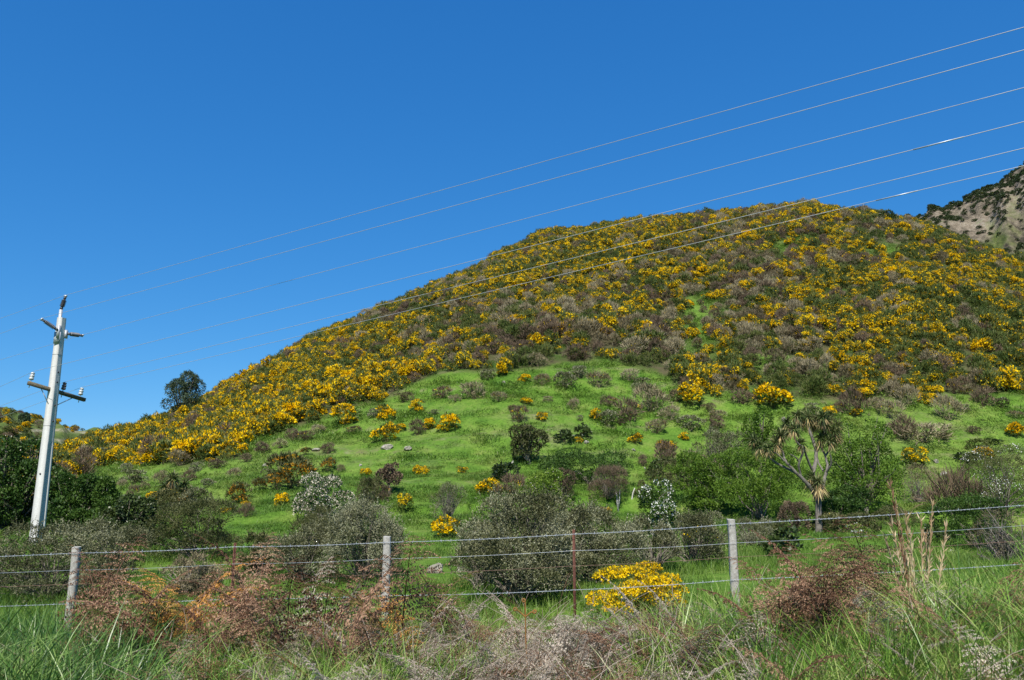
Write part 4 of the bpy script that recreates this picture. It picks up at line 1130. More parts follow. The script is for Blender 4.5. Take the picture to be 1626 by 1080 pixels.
p0, dC = stand(1301, 848)
root = thing('cabbage_tree', 'tall forked cabbage tree with bare pale limbs and tufts of sword leaves', 'tree', p0)
rng = np.random.RandomState(600)
def P3(px, py, off=0.0):
    return at_depth(px, py, p0[1] + off) - p0
limbs = [([(1301, 850), (1300, 820), (1300, 796), (1294, 784)], [.20, .155, .15, .14], [0, 0, 0, 0]),
         ([(1297, 790), (1285, 772), (1276, 762), (1264, 751), (1249, 735), (1243, 718), (1234, 704)], [.12, .10, .09, .075, .06, .05, .04], [0, -.1, -.2, -.3, -.3, -.2, -.2]),
         ([(1245, 732), (1233, 720), (1222, 714)], [.045, .035, .028], [-.3, -.4, -.5]),
         ([(1272, 757), (1268, 738), (1275, 720), (1277, 711), (1269, 706), (1262, 695), (1257, 682)], [.055, .055, .05, .05, .045, .04, .035], [-.2, -.4, -.6, -.7, -.7, -.8, -.8]),
         ([(1269, 734), (1263, 726), (1254, 721)], [.04, .03, .025], [-.4, -.6, -.7]),
         ([(1300, 796), (1294, 765), (1291, 751), (1296, 731), (1296, 713), (1289, 693), (1283, 678), (1282, 661)], [.13, .11, .10, .095, .09, .08, .065, .05], [0, .3, .5, .6, .7, .7, .7, .7]),
         ([(1291, 748), (1281, 726), (1276, 711)], [.065, .055, .05], [.5, .2, -.2]),
         ([(1301, 796), (1308, 766), (1312, 751), (1314, 738), (1310, 722), (1303, 709), (1302, 696)], [.10, .085, .075, .065, .055, .05, .035], [0, .2, .3, .4, .5, .6, .6]),
         ([(1311, 724), (1319, 711), (1321, 696), (1322, 690)], [.05, .045, .035, .03], [.5, .6, .6, .6]),
         ([(1319, 711), (1328, 697)], [.035, .025], [.6, .7]),
         ([(1312, 751), (1320, 738), (1318, 720)], [.05, .045, .03], [.3, 0, -.2]),
         ([(1307, 748), (1300, 736), (1297, 722), (1303, 705)], [.045, .04, .035, .03], [.3, .8, 1.0, 1.1])]
ch = []
for pts, r, off in limbs:
    pts3 = np.array([P3(x, y, o_) for (x, y), o_ in zip(pts, off)])
    fine = [pts3[0]]; rf = [r[0]]
    for a, b_, ra, rb in zip(pts3[:-1], pts3[1:], r[:-1], r[1:]):
        for s_ in (.5, 1.0):
            fine.append(a + (b_ - a) * s_ + (rng.normal(0, .012, 3) if s_ < 1 else 0)); rf.append(ra + (rb - ra) * s_)
    ch.append((*tube(fine, np.array(rf) * .84, 8), 0))
link('trunk', mesh_from('trunk', ch, [M['pale_bark']], True), root)
for k, (x, y, off, L) in enumerate([(1283, 662, .7, .72), (1272, 668, .9, .62), (1260, 682, -.8, .62), (1240, 690, -.2, .6), (1232, 704, -.2, .6), (1220, 712, -.5, .5), (1296, 664, 1.0, .66),
                                    (1312, 672, .9, .66), (1324, 686, .6, .66), (1303, 696, .6, .6), (1308, 684, 1.2, .6), (1318, 700, .2, .55), (1250, 672, .6, .6),
                                    (1299, 764, -.2, .62), (1288, 757, .3, .5), (1272, 704, -.6, .48), (1206, 708, .5, .6), (1197, 700, .8, .6), (1290, 672, 1.3, .6), (1266, 660, .3, .55), (1306, 662, .2, .6), (1330, 676, .9, .55), (1316, 660, 1.2, .55), (1246, 682, .9, .55), (1328, 694, 1.0, .5)]):
    at = P3(x, y, off)
    big = 1.0
    o = link('leaf_tuft', mesh_from('leaf_tuft', head_chunks(rng, 120, L * .86, .034, 0), [M['sword_leaf']]), root, at)
    dr = head_chunks(rng, 44, L * .8, .034, 0, down=True)
    link('dry_skirt', mesh_from('dry_skirt', dr, [M['sword_dry']]), o, (0, 0, -.06))
    if k in (13, 14):
        dr = head_chunks(rng, 60, L * .95, .05, 0, down=True)
        link('dry_skirt', mesh_from('dry_skirt', dr, [M['sword_dry']]), o, (0, 0, -.22))
# the two left tufts hang from their own limb
link('limb', mesh_from('limb', [(*tube([P3(1264, 751, -.3), P3(1232, 735, .2), P3(1206, 712, .5), P3(1197, 702, .8)], [.06, .045, .04, .03], 6), 0)], [M['pale_bark']], True), root)

# spiky young cabbage tree on the left slope
p, d = stand(274, 806)
root = thing('young_cabbage_tree', 'spiky dark young cabbage tree on the left slope behind the olive bush', 'tree', p)
rng = np.random.RandomState(610)
k = d / FPX
ch = [(*tube([(0, 0, -.2), (0, 0, 20 * k)], [.12, .1], 7), 0)]
link('trunk', mesh_from('trunk', ch, [M['bark']], True), root)
for x, z, L in [(0, 20, .72), (-14, 32, .66), (12, 34, .66), (2, 44, .62), (-20, 16, .55), (22, 18, .6), (-6, 26, .6), (10, 22, .6)]:
    o = link('leaf_tuft', mesh_from('leaf_tuft', head_chunks(rng, 110, L, .06, 0), [M['sword_leaf']]), root, (x * k, rng.normal(0, .3), z * k))
    link('dry_skirt', mesh_from('dry_skirt', head_chunks(rng, 40, L * .85, .055, 0, down=True), [M['sword_dry']]), o, (0, 0, -.05))

# ------------------------------------------------------------------ bleached stumps, stones
def stump(pts, label, r=.055):
    p, d = stand(*pts[0][0])
    ch = []
    for line in pts:
        q3 = np.array([at_depth(x, y, p[1]) - p for x, y in line])
        q3[0][2] -= .15 if line is pts[0] else 0
        ch.append((*tube_caps(q3, np.linspace(r, r * .45, len(q3)), 7), 0))
    tag(link('dead_stump', mesh_from('dead_stump', ch, [M['dead_wood']], True), None, p), label, 'stump', 'bleached dead stumps')
stump([[(982, 809), (980, 797), (979, 785), (978, 782)], [(982, 806), (984, 790), (984, 778)]], 'forked bleached dead stump before the reddish brown twig dome')
stump([[(1002, 810), (1003, 796), (1005, 783), (1008, 775)]], 'single leaning bleached dead stem right of the forked stump')
stump([[(926, 806), (921, 801), (919, 793)]], 'short bent bleached stub left of the forked stump')

def rock(px, py, w, h, label, seed):
    p, d = stand(px, py)
    k = d / FPX
    rng = np.random.RandomState(seed)
    import bmesh
    bm = bmesh.new()
    bmesh.ops.create_icosphere(bm, subdivisions=4, radius=.5)
    pl = rand_dir(rng, 9); off = rng.uniform(.24, .46, 9)
    for v in bm.verts:
        c = np.array(v.co)
        for nn, oo in zip(pl, off):
            s = c @ nn
            if s > oo:
                c = c - nn * (s - oo)
        c = c * (1 + .16 * float(vnoise(c[:1] * 6 + 3, c[1:2] * 6 + c[2:3] * 5, 5)[0]) + .10 * float(vnoise(c[:1] * 14 + 3, c[1:2] * 14 + c[2:3] * 11, 6)[0]))
        v.co = (c[0] * w * k * 1.15, c[1] * w * k * 1.0, c[2] * h * k * 1.35)
    me = bpy.data.meshes.new('stone'); bm.to_mesh(me); bm.free()
    me.materials.append(M['rock'])
    o = link('stone', me, None, p + np.array([0, 0, .2 * h * k]))
    o.rotation_euler = (rng.normal(0, .1), rng.normal(0, .15), rng.uniform(0, 6.28))
    tag(o, label, 'stone', 'pale stones lying in the grass')
for i, a in enumerate([(615, 714, 18, 8, 'flat pale stone on the upper slope below the round clumped gorse'), (648, 715, 13, 8, 'smaller flat pale stone right of the one under the clumped gorse'),
                       (692, 910, 26, 18, 'pale jagged boulder in the grass between the middle post and the big grey shrub'), (734, 909, 22, 14, 'rounded grey boulder right of the jagged one near the fence'),
                       (931, 706, 9, 5, 'small white stone right of the bare stony patch'), (927, 824, 18, 13, 'grey boulder half hidden under the short bent stub'),
                       (1487, 738, 8, 7, 'small white stone on the right hand slope'), (1498, 757, 14, 8, 'white curved stone below the small one on the right hand slope'),
                       (1514, 881, 20, 9, 'pale flat stone on the flat grass behind the dry stalks'), (1006, 716, 8, 4, 'small pale stone under the egg shaped gorse'),
                       (1489, 812, 9, 9, 'small whitish stone beside the twiggy bush'), (502, 716, 12, 5, 'small grey stone near the dark shrub on the upper left grass'),
                       (421, 741, 10, 5, 'small grey stone left on the upper grass'), (1245, 668, 9, 7, 'white stone left behind the cabbage tree crown'),
                       (572, 742, 5, 4, 'tiny white stone on the grass above the small trunked tree'), (800, 610, 6, 5, 'tiny dark stone high under the thicket')]):
    rock(*a, 700 + i)

# ------------------------------------------------------------------ power pole
pp = at_depth(57, 862, 28.0)
pbase = np.array([pp[0], pp[1], float(ground_z(pp[0], pp[1]))])
tp = at_depth(98, 505, 28.0)
pole = thing('power_pole', 'tall pale concrete power pole at the left with two tiers of insulators', 'power pole', pbase)
Hp = tp[2] - pbase[2]
tip = np.array([tp[0] - pbase[0], 0, Hp])
yaw = radians(-14)
ex, ey = np.array([cos(yaw), sin(yaw), 0]), np.array([-sin(yaw), cos(yaw), 0])
def section(z):
    f = z / Hp
    return tip * f, .160 + (.098 - .160) * f, .170 + (.108 - .170) * f   # centre, half widths
def ring(z, groove):
    c, a, b = section(z)
    g = groove * a * .62
    gi = b * .40; go = b * .56
    pts = [(-a, -b), (a, -b)]
    pts += [(a, -go), (a - g, -gi), (a - g, gi), (a, go)]
    pts += [(a, b), (-a, b)]
    pts += [(-a, go), (-a + g, gi), (-a + g, -gi), (-a, -go)]
    return np.array([c + ex * x + ey * y for x, y in pts])
zs = [(-.6, 1), (0, 1), (Hp * .2, 1), (Hp * .43, 1), (Hp * .445, 0), (Hp * .7, 0), (Hp, 0)]
rings = [ring(z, g) for z, g in zs]
V = np.concatenate(rings)
Fq = []
for i in range(len(zs) - 1):
    for j in range(12):
        Fq.append((i * 12 + j, i * 12 + (j + 1) % 12, (i + 1) * 12 + (j + 1) % 12, (i + 1) * 12 + j))
n = len(zs) - 1
topf = [(n * 12 + 0, n * 12 + 1, n * 12 + 6, n * 12 + 7)]
link('shaft', mesh_from('shaft', [(V, np.array(Fq), 0), (V, np.array(topf), 0)], [M['concrete']]), pole)
for f in (.30, .53, .60, .705, .75):                                    # bolt holes
    c, a, b = section(Hp * f)
    side = -ey * (b + .001) if f < .5 else ex * (a + .001)
    nrm_ = -ey if f < .5 else ex
    v, fc = lathe([(1e-4, .012), (.035, .012), (.035, -.02)], c + side, nrm_, 10)
    link('bolt_hole', mesh_from('bolt_hole', [(v, fc, 0)], [M['rubber']]), pole)
for f in (.51, .83):                                                     # steel bands round the shaft
    c, a, b = section(Hp * f)
    pts = [c + ex * x * (a + .004) + ey * y * (b + .004) for x, y in ((-1, -1), (1, -1), (1, 1), (-1, 1), (-1, -1))]
    link('band', mesh_from('band', [(*tube(pts, .005, 4), 0)], [M['grey_rubber']]), pole)

def Q(px, py, off=0.0):
    return at_depth(px, py, 28.0 + off) - pbase
# lower timber arm, behind the shaft
A0, A1 = Q(36, 609, -.7), Q(126, 636, 1.3)
ad = (A1 - A0) / np.linalg.norm(A1 - A0)
az_ = np.cross(np.cross(ad, [0, 0, 1]), ad); az_ /= np.linalg.norm(az_)
an = np.cross(ad, az_)
Rm = np.stack([ad, an, az_], 1)
ctr = (A0 + A1) / 2
cc, ca, cb = section(ctr[2])
shift = (cc + ey * (cb + .075) - ctr); shift[2] = 0
shift = shift - ad * (shift @ ad)
A0, A1, ctr = A0 + shift, A1 + shift, ctr + shift
arm = link('cross_arm', mesh_from('cross_arm', [(*box(ctr, (np.linalg.norm(A1 - A0), .11, .125), Rm), 0)], [M['arm_wood']]), pole)
for s in (-1, 1):
    e = ctr + ad * s * .62 - az_ * .06
    f_ = cc + np.array([0, 0, -.48]) + ad * s * .14
    link('brace', mesh_from('brace', [(*tube_caps([e, f_], .016, 5), 0)], [M['steel']]), pole)
ins_tops = []
for k_, (s, matn) in enumerate(((-.94, 'porcelain'), (.17, 'brown_porcelain'), (.80, 'porcelain'))):
    b0 = ctr + ad * s * np.linalg.norm(A1 - A0) / 2 + az_ * .062
    link('insulator_pin', mesh_from('insulator_pin', [(*tube_caps([b0 - az_ * .22, b0 + az_ * .1], .014, 6), 0)], [M['steel']]), pole)
    v, fc = lathe([(1e-3, .07), (.062, .07), (.078, .09), (.078, .135), (.058, .15), (.058, .165), (.075, .18), (.075, .235), (.05, .25), (.05, .268), (.066, .28), (.066, .315), (.045, .335), (1e-3, .335)], b0, az_, 14)
    link('pin_insulator', mesh_from('pin_insulator', [(v, fc, 0)], [M[matn]], True), pole)
    ins_tops.append(b0 + az_ * .335)
# upper long rod insulators
def rod_insulator(a, b, matn, r=.078):
    a, b = np.asarray(a), np.asarray(b)
    L = np.linalg.norm(b - a)
    pr = [(1e-3, 0), (.05, 0), (.05, .10), (.03, .10)]
    x = .12
    while x < L - .16:
        pr += [(r * .62, x), (r, x + .012), (r, x + .022), (r * .62, x + .034)]
        x += .042
    pr += [(.03, L - .13), (.046, L - .12), (.046, L - .03), (1e-3, L - .03)]
    v, fc = lathe(pr, a, b - a, 12)
    part = link('rod_insulator', mesh_from('rod_insulator', [(v, fc, 0)], [M[matn]], True), pole)
    v, fc = lathe([(1e-3, -.05), (.034, -.05), (.034, .05), (1e-3, .05)], b, np.cross(b - a, [0.2, 0.9, .3]), 8)
    link('wire_clamp', mesh_from('wire_clamp', [(v, fc, 0)], [M['steel']]), part)
top_c = section(Hp)[0]
link('top_bracket', mesh_from('top_bracket', [(*tube_caps([top_c + np.array([-.06, -.02, -.75]), top_c + np.array([-.05, -.02, .30])], .06, 8), 0),
                                              (*box(top_c + np.array([-.02, -.04, -.75]), (.20, .24, .42)), 0)], [M['steel']]), pole)
T1 = Q(104, 470)
rod_insulator(top_c + np.array([-.05, -.02, .30]), T1, 'rubber', .088)
T2 = Q(66, 507, -.6)
rod_insulator(Q(91, 524, -.2), T2, 'grey_rubber')
T3 = Q(131, 533, .7)
rod_insulator(Q(107, 530, .15), T3, 'grey_rubber')
link('side_bracket', mesh_from('side_bracket', [(*box(Q(93, 527, -.15), (.09, .12, .46)), 0), (*box(Q(105, 531, .12), (.06, .12, .30)), 0)], [M['steel']]), pole)

# ------------------------------------------------------------------ power lines: each runs on past the camera to the right and away to the left
ldir = np.array([23.7, -16.9, 0]) / np.hypot(23.7, 16.9)
def cut(px, py, P0):
    """the point of the vertical plane through P0 along the line's run that is seen at a photo pixel"""
    nn = np.array([-ldir[1], ldir[0], 0])
    d = pix_dir(px, py)
    return CAM + d * (((P0 - CAM) @ nn) / (d @ nn))
ends = [(T1, 42, 502, 'topmost power line, held by the upright rod on the pole tip'), (T2, 78, 526, 'second power line from the top, held by the left slanting rod of the pole'),
        (T3, 138, 568, 'third power line from the top, held by the short right rod of the pole'), (ins_tops[0], 192, 610, 'fourth power line, held by the left insulator of the timber arm'),
        (ins_tops[1], 234, 641, 'fifth power line, held by the dark middle insulator of the timber arm'), (ins_tops[2], 262, 659, 'lowest power line, held by the right insulator of the timber arm')]
for k_, (T, yr, yl, lab) in enumerate(ends):
    A = T + pbase + np.array([0, 0, .03])
    B = cut(1626, yr, A); C_ = cut(0, yl, A)
    slope_r = (B - A); far_r = A + slope_r * 1.9
    slope_l = (C_ - A); far_l = A + slope_l * 9
    pts = []
    for s in np.linspace(0, 1, 24):
        q_ = far_l + (A - far_l) * s; q_[2] -= .25 * 4 * s * (1 - s); pts.append(q_)
    def run(s):
        q_ = A + (far_r - A) * s; q_[2] -= .012 * 4 * s * (1 - s)
        return q_
    for s in np.linspace(0, 1, 40)[1:]:
        pts.append(run(s))
    o = tag(link('power_line', mesh_from('power_line', [(*tube(pts, .0058, 5), 0)], [M['cable']], True)), lab, 'power line', 'power lines across the sky')
    if k_ in (3, 5):
        want = 1492 if k_ == 3 else 1424
        cand = np.linspace(0, .6, 600)
        hit = cand[np.argmin(np.abs(np.array([float(project(run(c_))[0]) for c_ in cand]) - want))]
        link('splice_sleeve', mesh_from('splice_sleeve', [(*tube_caps([run(hit - .006), run(hit + .006)], .0105, 8), 0)], [M['galv']], True), o)

# ------------------------------------------------------------------ fence
def fence_y(x):
    return 9.95 - .055 * (x + 1.5)
fence = thing('wire_fence', 'barbed wire fence with weathered timber posts and red steel stakes along the verge', 'fence', (0, 10, 0))
FO = np.array([0, 10, 0.0])
def fpos(px, py):
    d = pix_dir(px, py)
    t = (fence_y(0)) / (d[1] + .055 * d[0])
    return CAM + d * t
posts = []
rng = np.random.RandomState(800)
for px, py, bx in [(122, 869, 112), (615, 853, 621), (1161, 825, 1168)]:
    tpt = fpos(px, py)
    gz_ = float(ground_z(tpt[0], tpt[1]))
    bot = np.array([tpt[0] + (bx - px) * .0004, tpt[1], gz_ - .3])
    me_ch = []
    ax = (tpt - bot) / np.linalg.norm(tpt - bot)
    w_ = .044
    prof = []
    for z_ in np.linspace(0, 1, 8):
        c = bot + (tpt - bot) * z_ + rng.normal(0, .002, 3)
        prof.append([c + np.array([sx * w_ * (1.08 - .1 * z_) + rng.normal(0, .002), sy * w_ + rng.normal(0, .002), 0]) for sx, sy in ((-1, -.7), (-.7, -1), (.7, -1), (1, -.7), (1, .7), (.7, 1), (-.7, 1), (-1, .7))])
    V = np.concatenate(prof) - FO
    V[-8:, 2] += np.linspace(-.006, .01, 8)
    Fq = [(i * 8 + j, i * 8 + (j + 1) % 8, (i + 1) * 8 + (j + 1) % 8, (i + 1) * 8 + j) for i in range(7) for j in range(8)]
    top = np.array([[56 + j for j in range(8)]])
    o = link('timber_post', mesh_from('timber_post', [(V, np.array(Fq), 0), (V, top, 0)], [M['post_wood']]), fence)
for px, py in [(373, 866), (911, 845)]:
    tpt = fpos(px, py) + np.array([0, 0, .03])
    gz_ = float(ground_z(tpt[0], tpt[1]))
    ch = []
    c = (tpt + np.array([tpt[0], tpt[1], gz_ - .3])) / 2 - FO
    h_ = tpt[2] - gz_ + .3
    ch.append((*box(c, (.032, .006, h_)), 0)); ch.append((*box(c + np.array([0, -.015, 0]), (.006, .024, h_)), 0))
    link('steel_stake', mesh_from('steel_stake', ch, [M['rust']]), fence)
def wire_line(pts_px, sag=.012):
    P = [fpos(x, y) for x, y in pts_px]
    out = []
    for a, b in zip(P[:-1], P[1:]):
        m = max(6, int(np.linalg.norm(b - a) / .25))
        for s in np.linspace(0, 1, m, endpoint=False):
            q_ = a + (b - a) * s; q_[2] -= sag * 4 * s * (1 - s); out.append(q_)
    out.append(P[-1])
    return np.array(out) - np.array([0, .058, 0]) - FO
def barbed(pts, r=.0017, tw=.0032, step=.115):
    seg = np.concatenate([[0], np.cumsum(np.linalg.norm(np.diff(pts, axis=0), axis=1))])
    s = np.arange(0, seg[-1], .014)
    c = np.stack([np.interp(s, seg, pts[:, k]) for k in range(3)], 1)
    ch = []
    for ph in (0, pi):
        a = s * 2 * pi / .085 + ph
        ch.append((*tube(c + np.stack([np.zeros_like(s), np.cos(a) * tw, np.sin(a) * tw], 1), r, 4), 0))
    for x in np.arange(.05, seg[-1], step):
        q_ = np.array([np.interp(x, seg, pts[:, k]) for k in range(3)])
        for k_ in range(2):
            d_ = rng.normal(size=3); d_[0] *= .3; d_ /= np.linalg.norm(d_)
            ch.append((*tube_caps([q_ - d_ * .020, q_ + d_ * .020], .0020, 3), 0))
    return ch
link('barbed_wire', mesh_from('barbed_wire', barbed(wire_line([(-330, 894), (122, 878), (373, 868), (615, 861), (911, 848), (1161, 832), (1626, 802), (1950, 782)]))
    , [M['galv']]), fence)
link('plain_wire', mesh_from('plain_wire', [(*tube(wire_line([(-330, 918), (116, 905), (373, 895), (615, 887), (911, 874), (1164, 862), (1626, 834), (1950, 815)]), .0017, 5), 0)], [M['galv']], True), fence)
link('rusty_wire', mesh_from('rusty_wire', [(*tube(wire_line([(-330, 940), (114, 927), (373, 917), (617, 911), (912, 898), (1165, 884), (1626, 858), (1950, 840)]), .0020, 5), 0)], [M['rusty_wire']], True), fence)
link('barbed_wire', mesh_from('barbed_wire', barbed(wire_line([(-330, 970), (112, 958), (373, 950), (619, 945), (913, 936), (1166, 920), (1626, 895), (1950, 880)])), [M['galv']]), fence)

# ------------------------------------------------------------------ grass
def blades(rng, n, hgt, spread, wid, seg=3, droop=.5, lean=.35):
    """grass blades of a tuft as narrow bent strips"""
    b0 = np.stack([rng.normal(0, spread, n), rng.normal(0, spread, n), np.zeros(n)], 1)
    a = rng.uniform(0, 2 * pi, n)
    d = np.stack([np.cos(a), np.sin(a), np.zeros(n)], 1)
    L = hgt * rng.uniform(.45, 1.1, n)
    ln = np.abs(rng.normal(0, lean, n)) + .08
    dr = droop * rng.uniform(.3, 1.3, n)
    sd = np.stack([-np.sin(a + rng.normal(0, .5, n)), np.cos(a), rng.normal(0, .3, n)], 1)
    sd = nrm(sd)
    V = []
    for k in range(seg + 1):
        s = k / seg
        out = L * (ln * s + dr * s * s * .6)
        up = L * (s - dr * .42 * s * s * s)
        c = b0 + d * out[:, None]; c[:, 2] = up
        w = wid * (1 - s ** 1.6) * rng.uniform(.8, 1.2, n)
        V += [c - sd * w[:, None] / 2, c + sd * w[:, None] / 2]
    V = np.stack(V, 1).reshape(-1, 3)
    m = 2 * (seg + 1)
    F = np.concatenate([np.arange(n)[:, None] * m + np.array([2 * k, 2 * k + 1, 2 * k + 3, 2 * k + 2])[None] for k in range(seg)])
    return V, F

def tuft_set(name, mat, count, seed, **kw):
    return [mesh_from('%s_%d' % (name, k), [(*blades(np.random.RandomState(seed + k), **kw), 0)], [M[mat]]) for k in range(count)]

pas_near = tuft_set('pasture_tuft', 'pasture', 4, 900, n=46, hgt=.20, spread=.10, wid=.007, seg=2)
pas_mid = tuft_set('pasture_clump', 'pasture', 4, 910, n=70, hgt=.17, spread=.24, wid=.016, seg=2, droop=.9, lean=.7)
pas_far = tuft_set('pasture_mat', 'pasture', 4, 920, n=70, hgt=.20, spread=.36, wid=.030, seg=2, droop=.9, lean=.9)
def lawn(name, protos, d0, d1, dens, s0, s1, seed, amax=36, clump=1.2, dry=False):
    q = np.random.RandomState(seed)
    A = radians(amax)
    n = int(dens * A * (d1 * d1 - d0 * d0))
    d = np.sqrt(q.uniform(d0 * d0, d1 * d1, n)); a = q.uniform(-A, A, n)
    x, y = d * np.sin(a), d * np.cos(a)
    R, F, H = hill_shape(a)
    sc = scrub_field(x, y)
    cl = fbm(x / 1.7, y / 1.7, seed, 3)
    keep = (d < R + 3) & (q.rand(n) < np.clip(.62 + clump * cl, .08, 1) * (1 - .78 * sc))
    x, y, cl = x[keep], y[keep], cl[keep]
    z = ground_z(x, y)
    kb = q.rand(len(x)) > 1.1 * bare_field(x, y, z) * (d0 > 20)
    x, y, cl, z = x[kb], y[kb], cl[kb], z[kb]
    s = q.uniform(s0, s1, len(x)) * (1 + .7 * np.clip(cl, -.6, .8))
    rot = np.stack([q.normal(0, .12, len(x)), q.normal(0, .12, len(x)), q.uniform(0, 6.28, len(x))], -1)
    print(name, len(x))
    return scatter(name, protos, np.stack([x, y, z - .01], -1), s, rot)
lawn('pasture_grass', pas_near, 9.0, 24, 17, .7, 1.5, 41, 38)
lawn('pasture_grass', pas_mid, 24, 52, 8, .7, 1.4, 42, 37)
lawn('hill_grass', pas_far, 52, 150, 3.6, .7, 1.4, 43, 37)

# ------------------------------------------------------------------ roadside plants in front of the fence
def near_pt(px, y):
    x = (px - CX) / FPX * y / 1.05
    return np.array([x, y, float(ground_z(x, y))])

rich = tuft_set('rich_tuft', 'rich_grass', 4, 930, n=52, hgt=.95, spread=.12, wid=.013, seg=5, droop=.75, lean=.35)
longg = tuft_set('long_tuft', 'long_grass', 5, 940, n=40, hgt=.80, spread=.10, wid=.0115, seg=5, droop=.7, lean=.4)
short = tuft_set('short_tuft', 'long_grass', 4, 950, n=60, hgt=.36, spread=.10, wid=.007, seg=4, droop=.8, lean=.5)
strawt = tuft_set('straw_tuft', 'straw', 3, 960, n=26, hgt=.55, spread=.12, wid=.0055, seg=4, droop=.9, lean=.7)
def verge(name, protos, n, prof, y0, y1, s0, s1, seed):
    """prof: how thick it grows along the photo's x"""
    q = np.random.RandomState(seed)
    y = q.uniform(y0, y1, n)
    pxx = q.uniform(-220, 1850, n)
    x = (pxx - CX) / FPX * y / 1.05
    pr = np.interp(pxx + 60 * fbm(x / .8, y / .8, seed, 2), [a for a, _ in prof], [b for _, b in prof])
    k = q.rand(n) < pr * np.clip(.7 + .9 * fbm(x / .7, y / .7, seed + 3, 2), .1, 1)
    x, y, pr = x[k], y[k], pr[k]
    P = np.stack([x, y, ground_z(x, y) - .02], -1)
    rot = np.stack([q.normal(0, .12, len(x)), q.normal(0, .12, len(x)), q.uniform(0, 6.28, len(x))], -1)
    print(name, len(x))
    return scatter(name, protos, P, q.uniform(s0, s1, len(x)) * np.clip(.6 + .5 * pr, .5, 1.1), rot)
verge('lush_verge_grass', rich, 1500, [(-220, .8), (150, .8), (250, .6), (340, .05), (2000, 0)], 4.8, 9.6, .5, 1.2, 61)
verge('long_verge_grass', longg, 2600, [(-220, .05), (230, .4), (330, .85), (640, .85), (760, .3), (1040, .26), (1110, .7), (1200, .8), (1400, .9), (1900, 1)], 4.9, 9.7, .6, 1.05, 62)
verge('short_verge_grass', short, 3600, [(-220, .4), (250, .8), (620, .8), (800, .55), (1060, .6), (1200, .7), (1900, .7)], 4.6, 10.6, .7, 1.3, 63)
verge('tall_verge_grass', longg, 420, [(-220, .2), (1000, 0), (1080, .6), (1230, .5), (1300, .1), (1450, .6), (1900, .9)], 5.6, 9.2, 1.1, 1.6, 66)
verge('straw_grass', strawt, 700, [(-220, .2), (250, .3), (600, .5), (1100, .5), (1300, .35), (1900, .4)], 4.8, 9.6, .6, 1.2, 64)

# dead and dying bracken
def frond(rng, L, stipe=.45, curl=.5, arch=.9, npin=16, nleaf=17):
    """one fern frond: a stalk along +X arching over, with side stems that carry small leaflets"""
    n = 22
    s = np.linspace(0, 1, n)
    ang = radians(84) - arch * 1.55 * s ** 1.6 + rng.normal(0, .05)
    stp = L * (1 + stipe) / (n - 1)
    x = np.concatenate([[0], np.cumsum(np.cos(ang[:-1]) * stp)]); z = np.concatenate([[0], np.cumsum(np.sin(ang[:-1]) * stp)])
    yb = .06 * L * np.sin(s * 3 + rng.uniform(0, 6)) * s
    R = np.stack([x, yb, z], 1)
    stalk = tube(R, np.linspace(.0062, .0013, n) * (L / .8), 4)
    P, D, LL, WW = [], [], [], []
    tan_ = nrm(np.gradient(R, axis=0))
    s0 = stipe / (1 + stipe)
    side = np.array([0, 1.0, 0])
    ribs = []
    for k in range(npin):
        f = (k + .5) / npin
        ss = s0 + (1 - s0) * f
        c = np.array([np.interp(ss, s, R[:, j]) for j in range(3)])
        t = np.array([np.interp(ss, s, tan_[:, j]) for j in range(3)])
        plen = .42 * L * (1 - f) ** .8 * min(1, .65 + 2.5 * f) + .015
        for sg in (-1, 1):
            if rng.rand() < .08:
                continue
            pl = plen * rng.uniform(.75, 1.1)
            d = nrm((side * sg * .85 + t * .45 + rng.normal(0, .07, 3))[None])[0]
            up = np.cross(t, side); up = up / np.linalg.norm(up) * np.sign(np.cross(t, side)[2] or 1)
            q = np.linspace(0.04, 1, nleaf)
            bend = -curl * q ** 2 * rng.uniform(.3, 1.2)
            pts = c + d * (q * pl)[:, None] + np.array([0, 0, 1.0]) * (bend * pl * .6)[:, None] + t * (bend * pl * .3)[:, None]
            dd = nrm(np.gradient(pts, axis=0))
            ribs.append((pts[0], pts[-1]))
            for s2 in (-1, 1):
                ld = nrm(np.cross(dd, up[None]) * s2 + dd * .55 + rng.normal(0, .10 + .2 * curl, (nleaf, 3)) + np.array([0, 0, -.35 * curl]))
                P.append(pts); D.append(ld)
                LL.append((.13 * pl * (1 - q * .75) + .006) * rng.uniform(.7, 1.2, nleaf))
                WW.append(np.full(nleaf, pl / nleaf * .72 + .001))
    P, D, LL, WW = np.concatenate(P), np.concatenate(D), np.concatenate(LL), np.concatenate(WW)
    return stalk, leaves(P, D, LL, WW, rng, .18 * curl)
def frond_set(name, mat, rm, cnt, seed, **kw):
    out = []
    for k in range(cnt):
        rng = np.random.RandomState(seed + k)
        st, lf = frond(rng, 1.0, **kw)
        out.append(mesh_from('%s_%d' % (name, k), [(*lf, 0), (*st, 1)], [M[mat], M[rm]]))
    return out
FR = {'brown': frond_set('brown_frond', 'bracken_brown', 'rachis', 5, 1000, curl=.65, arch=.75), 'grey': frond_set('grey_frond', 'bracken_grey', 'rachis_pale', 5, 1020, curl=.7, arch=.5, stipe=.15),
      'orange': frond_set('orange_frond', 'bracken_orange', 'rachis', 3, 1040, curl=.5), 'green': frond_set('green_frond', 'bracken_green', 'rachis', 3, 1060, curl=.35)}
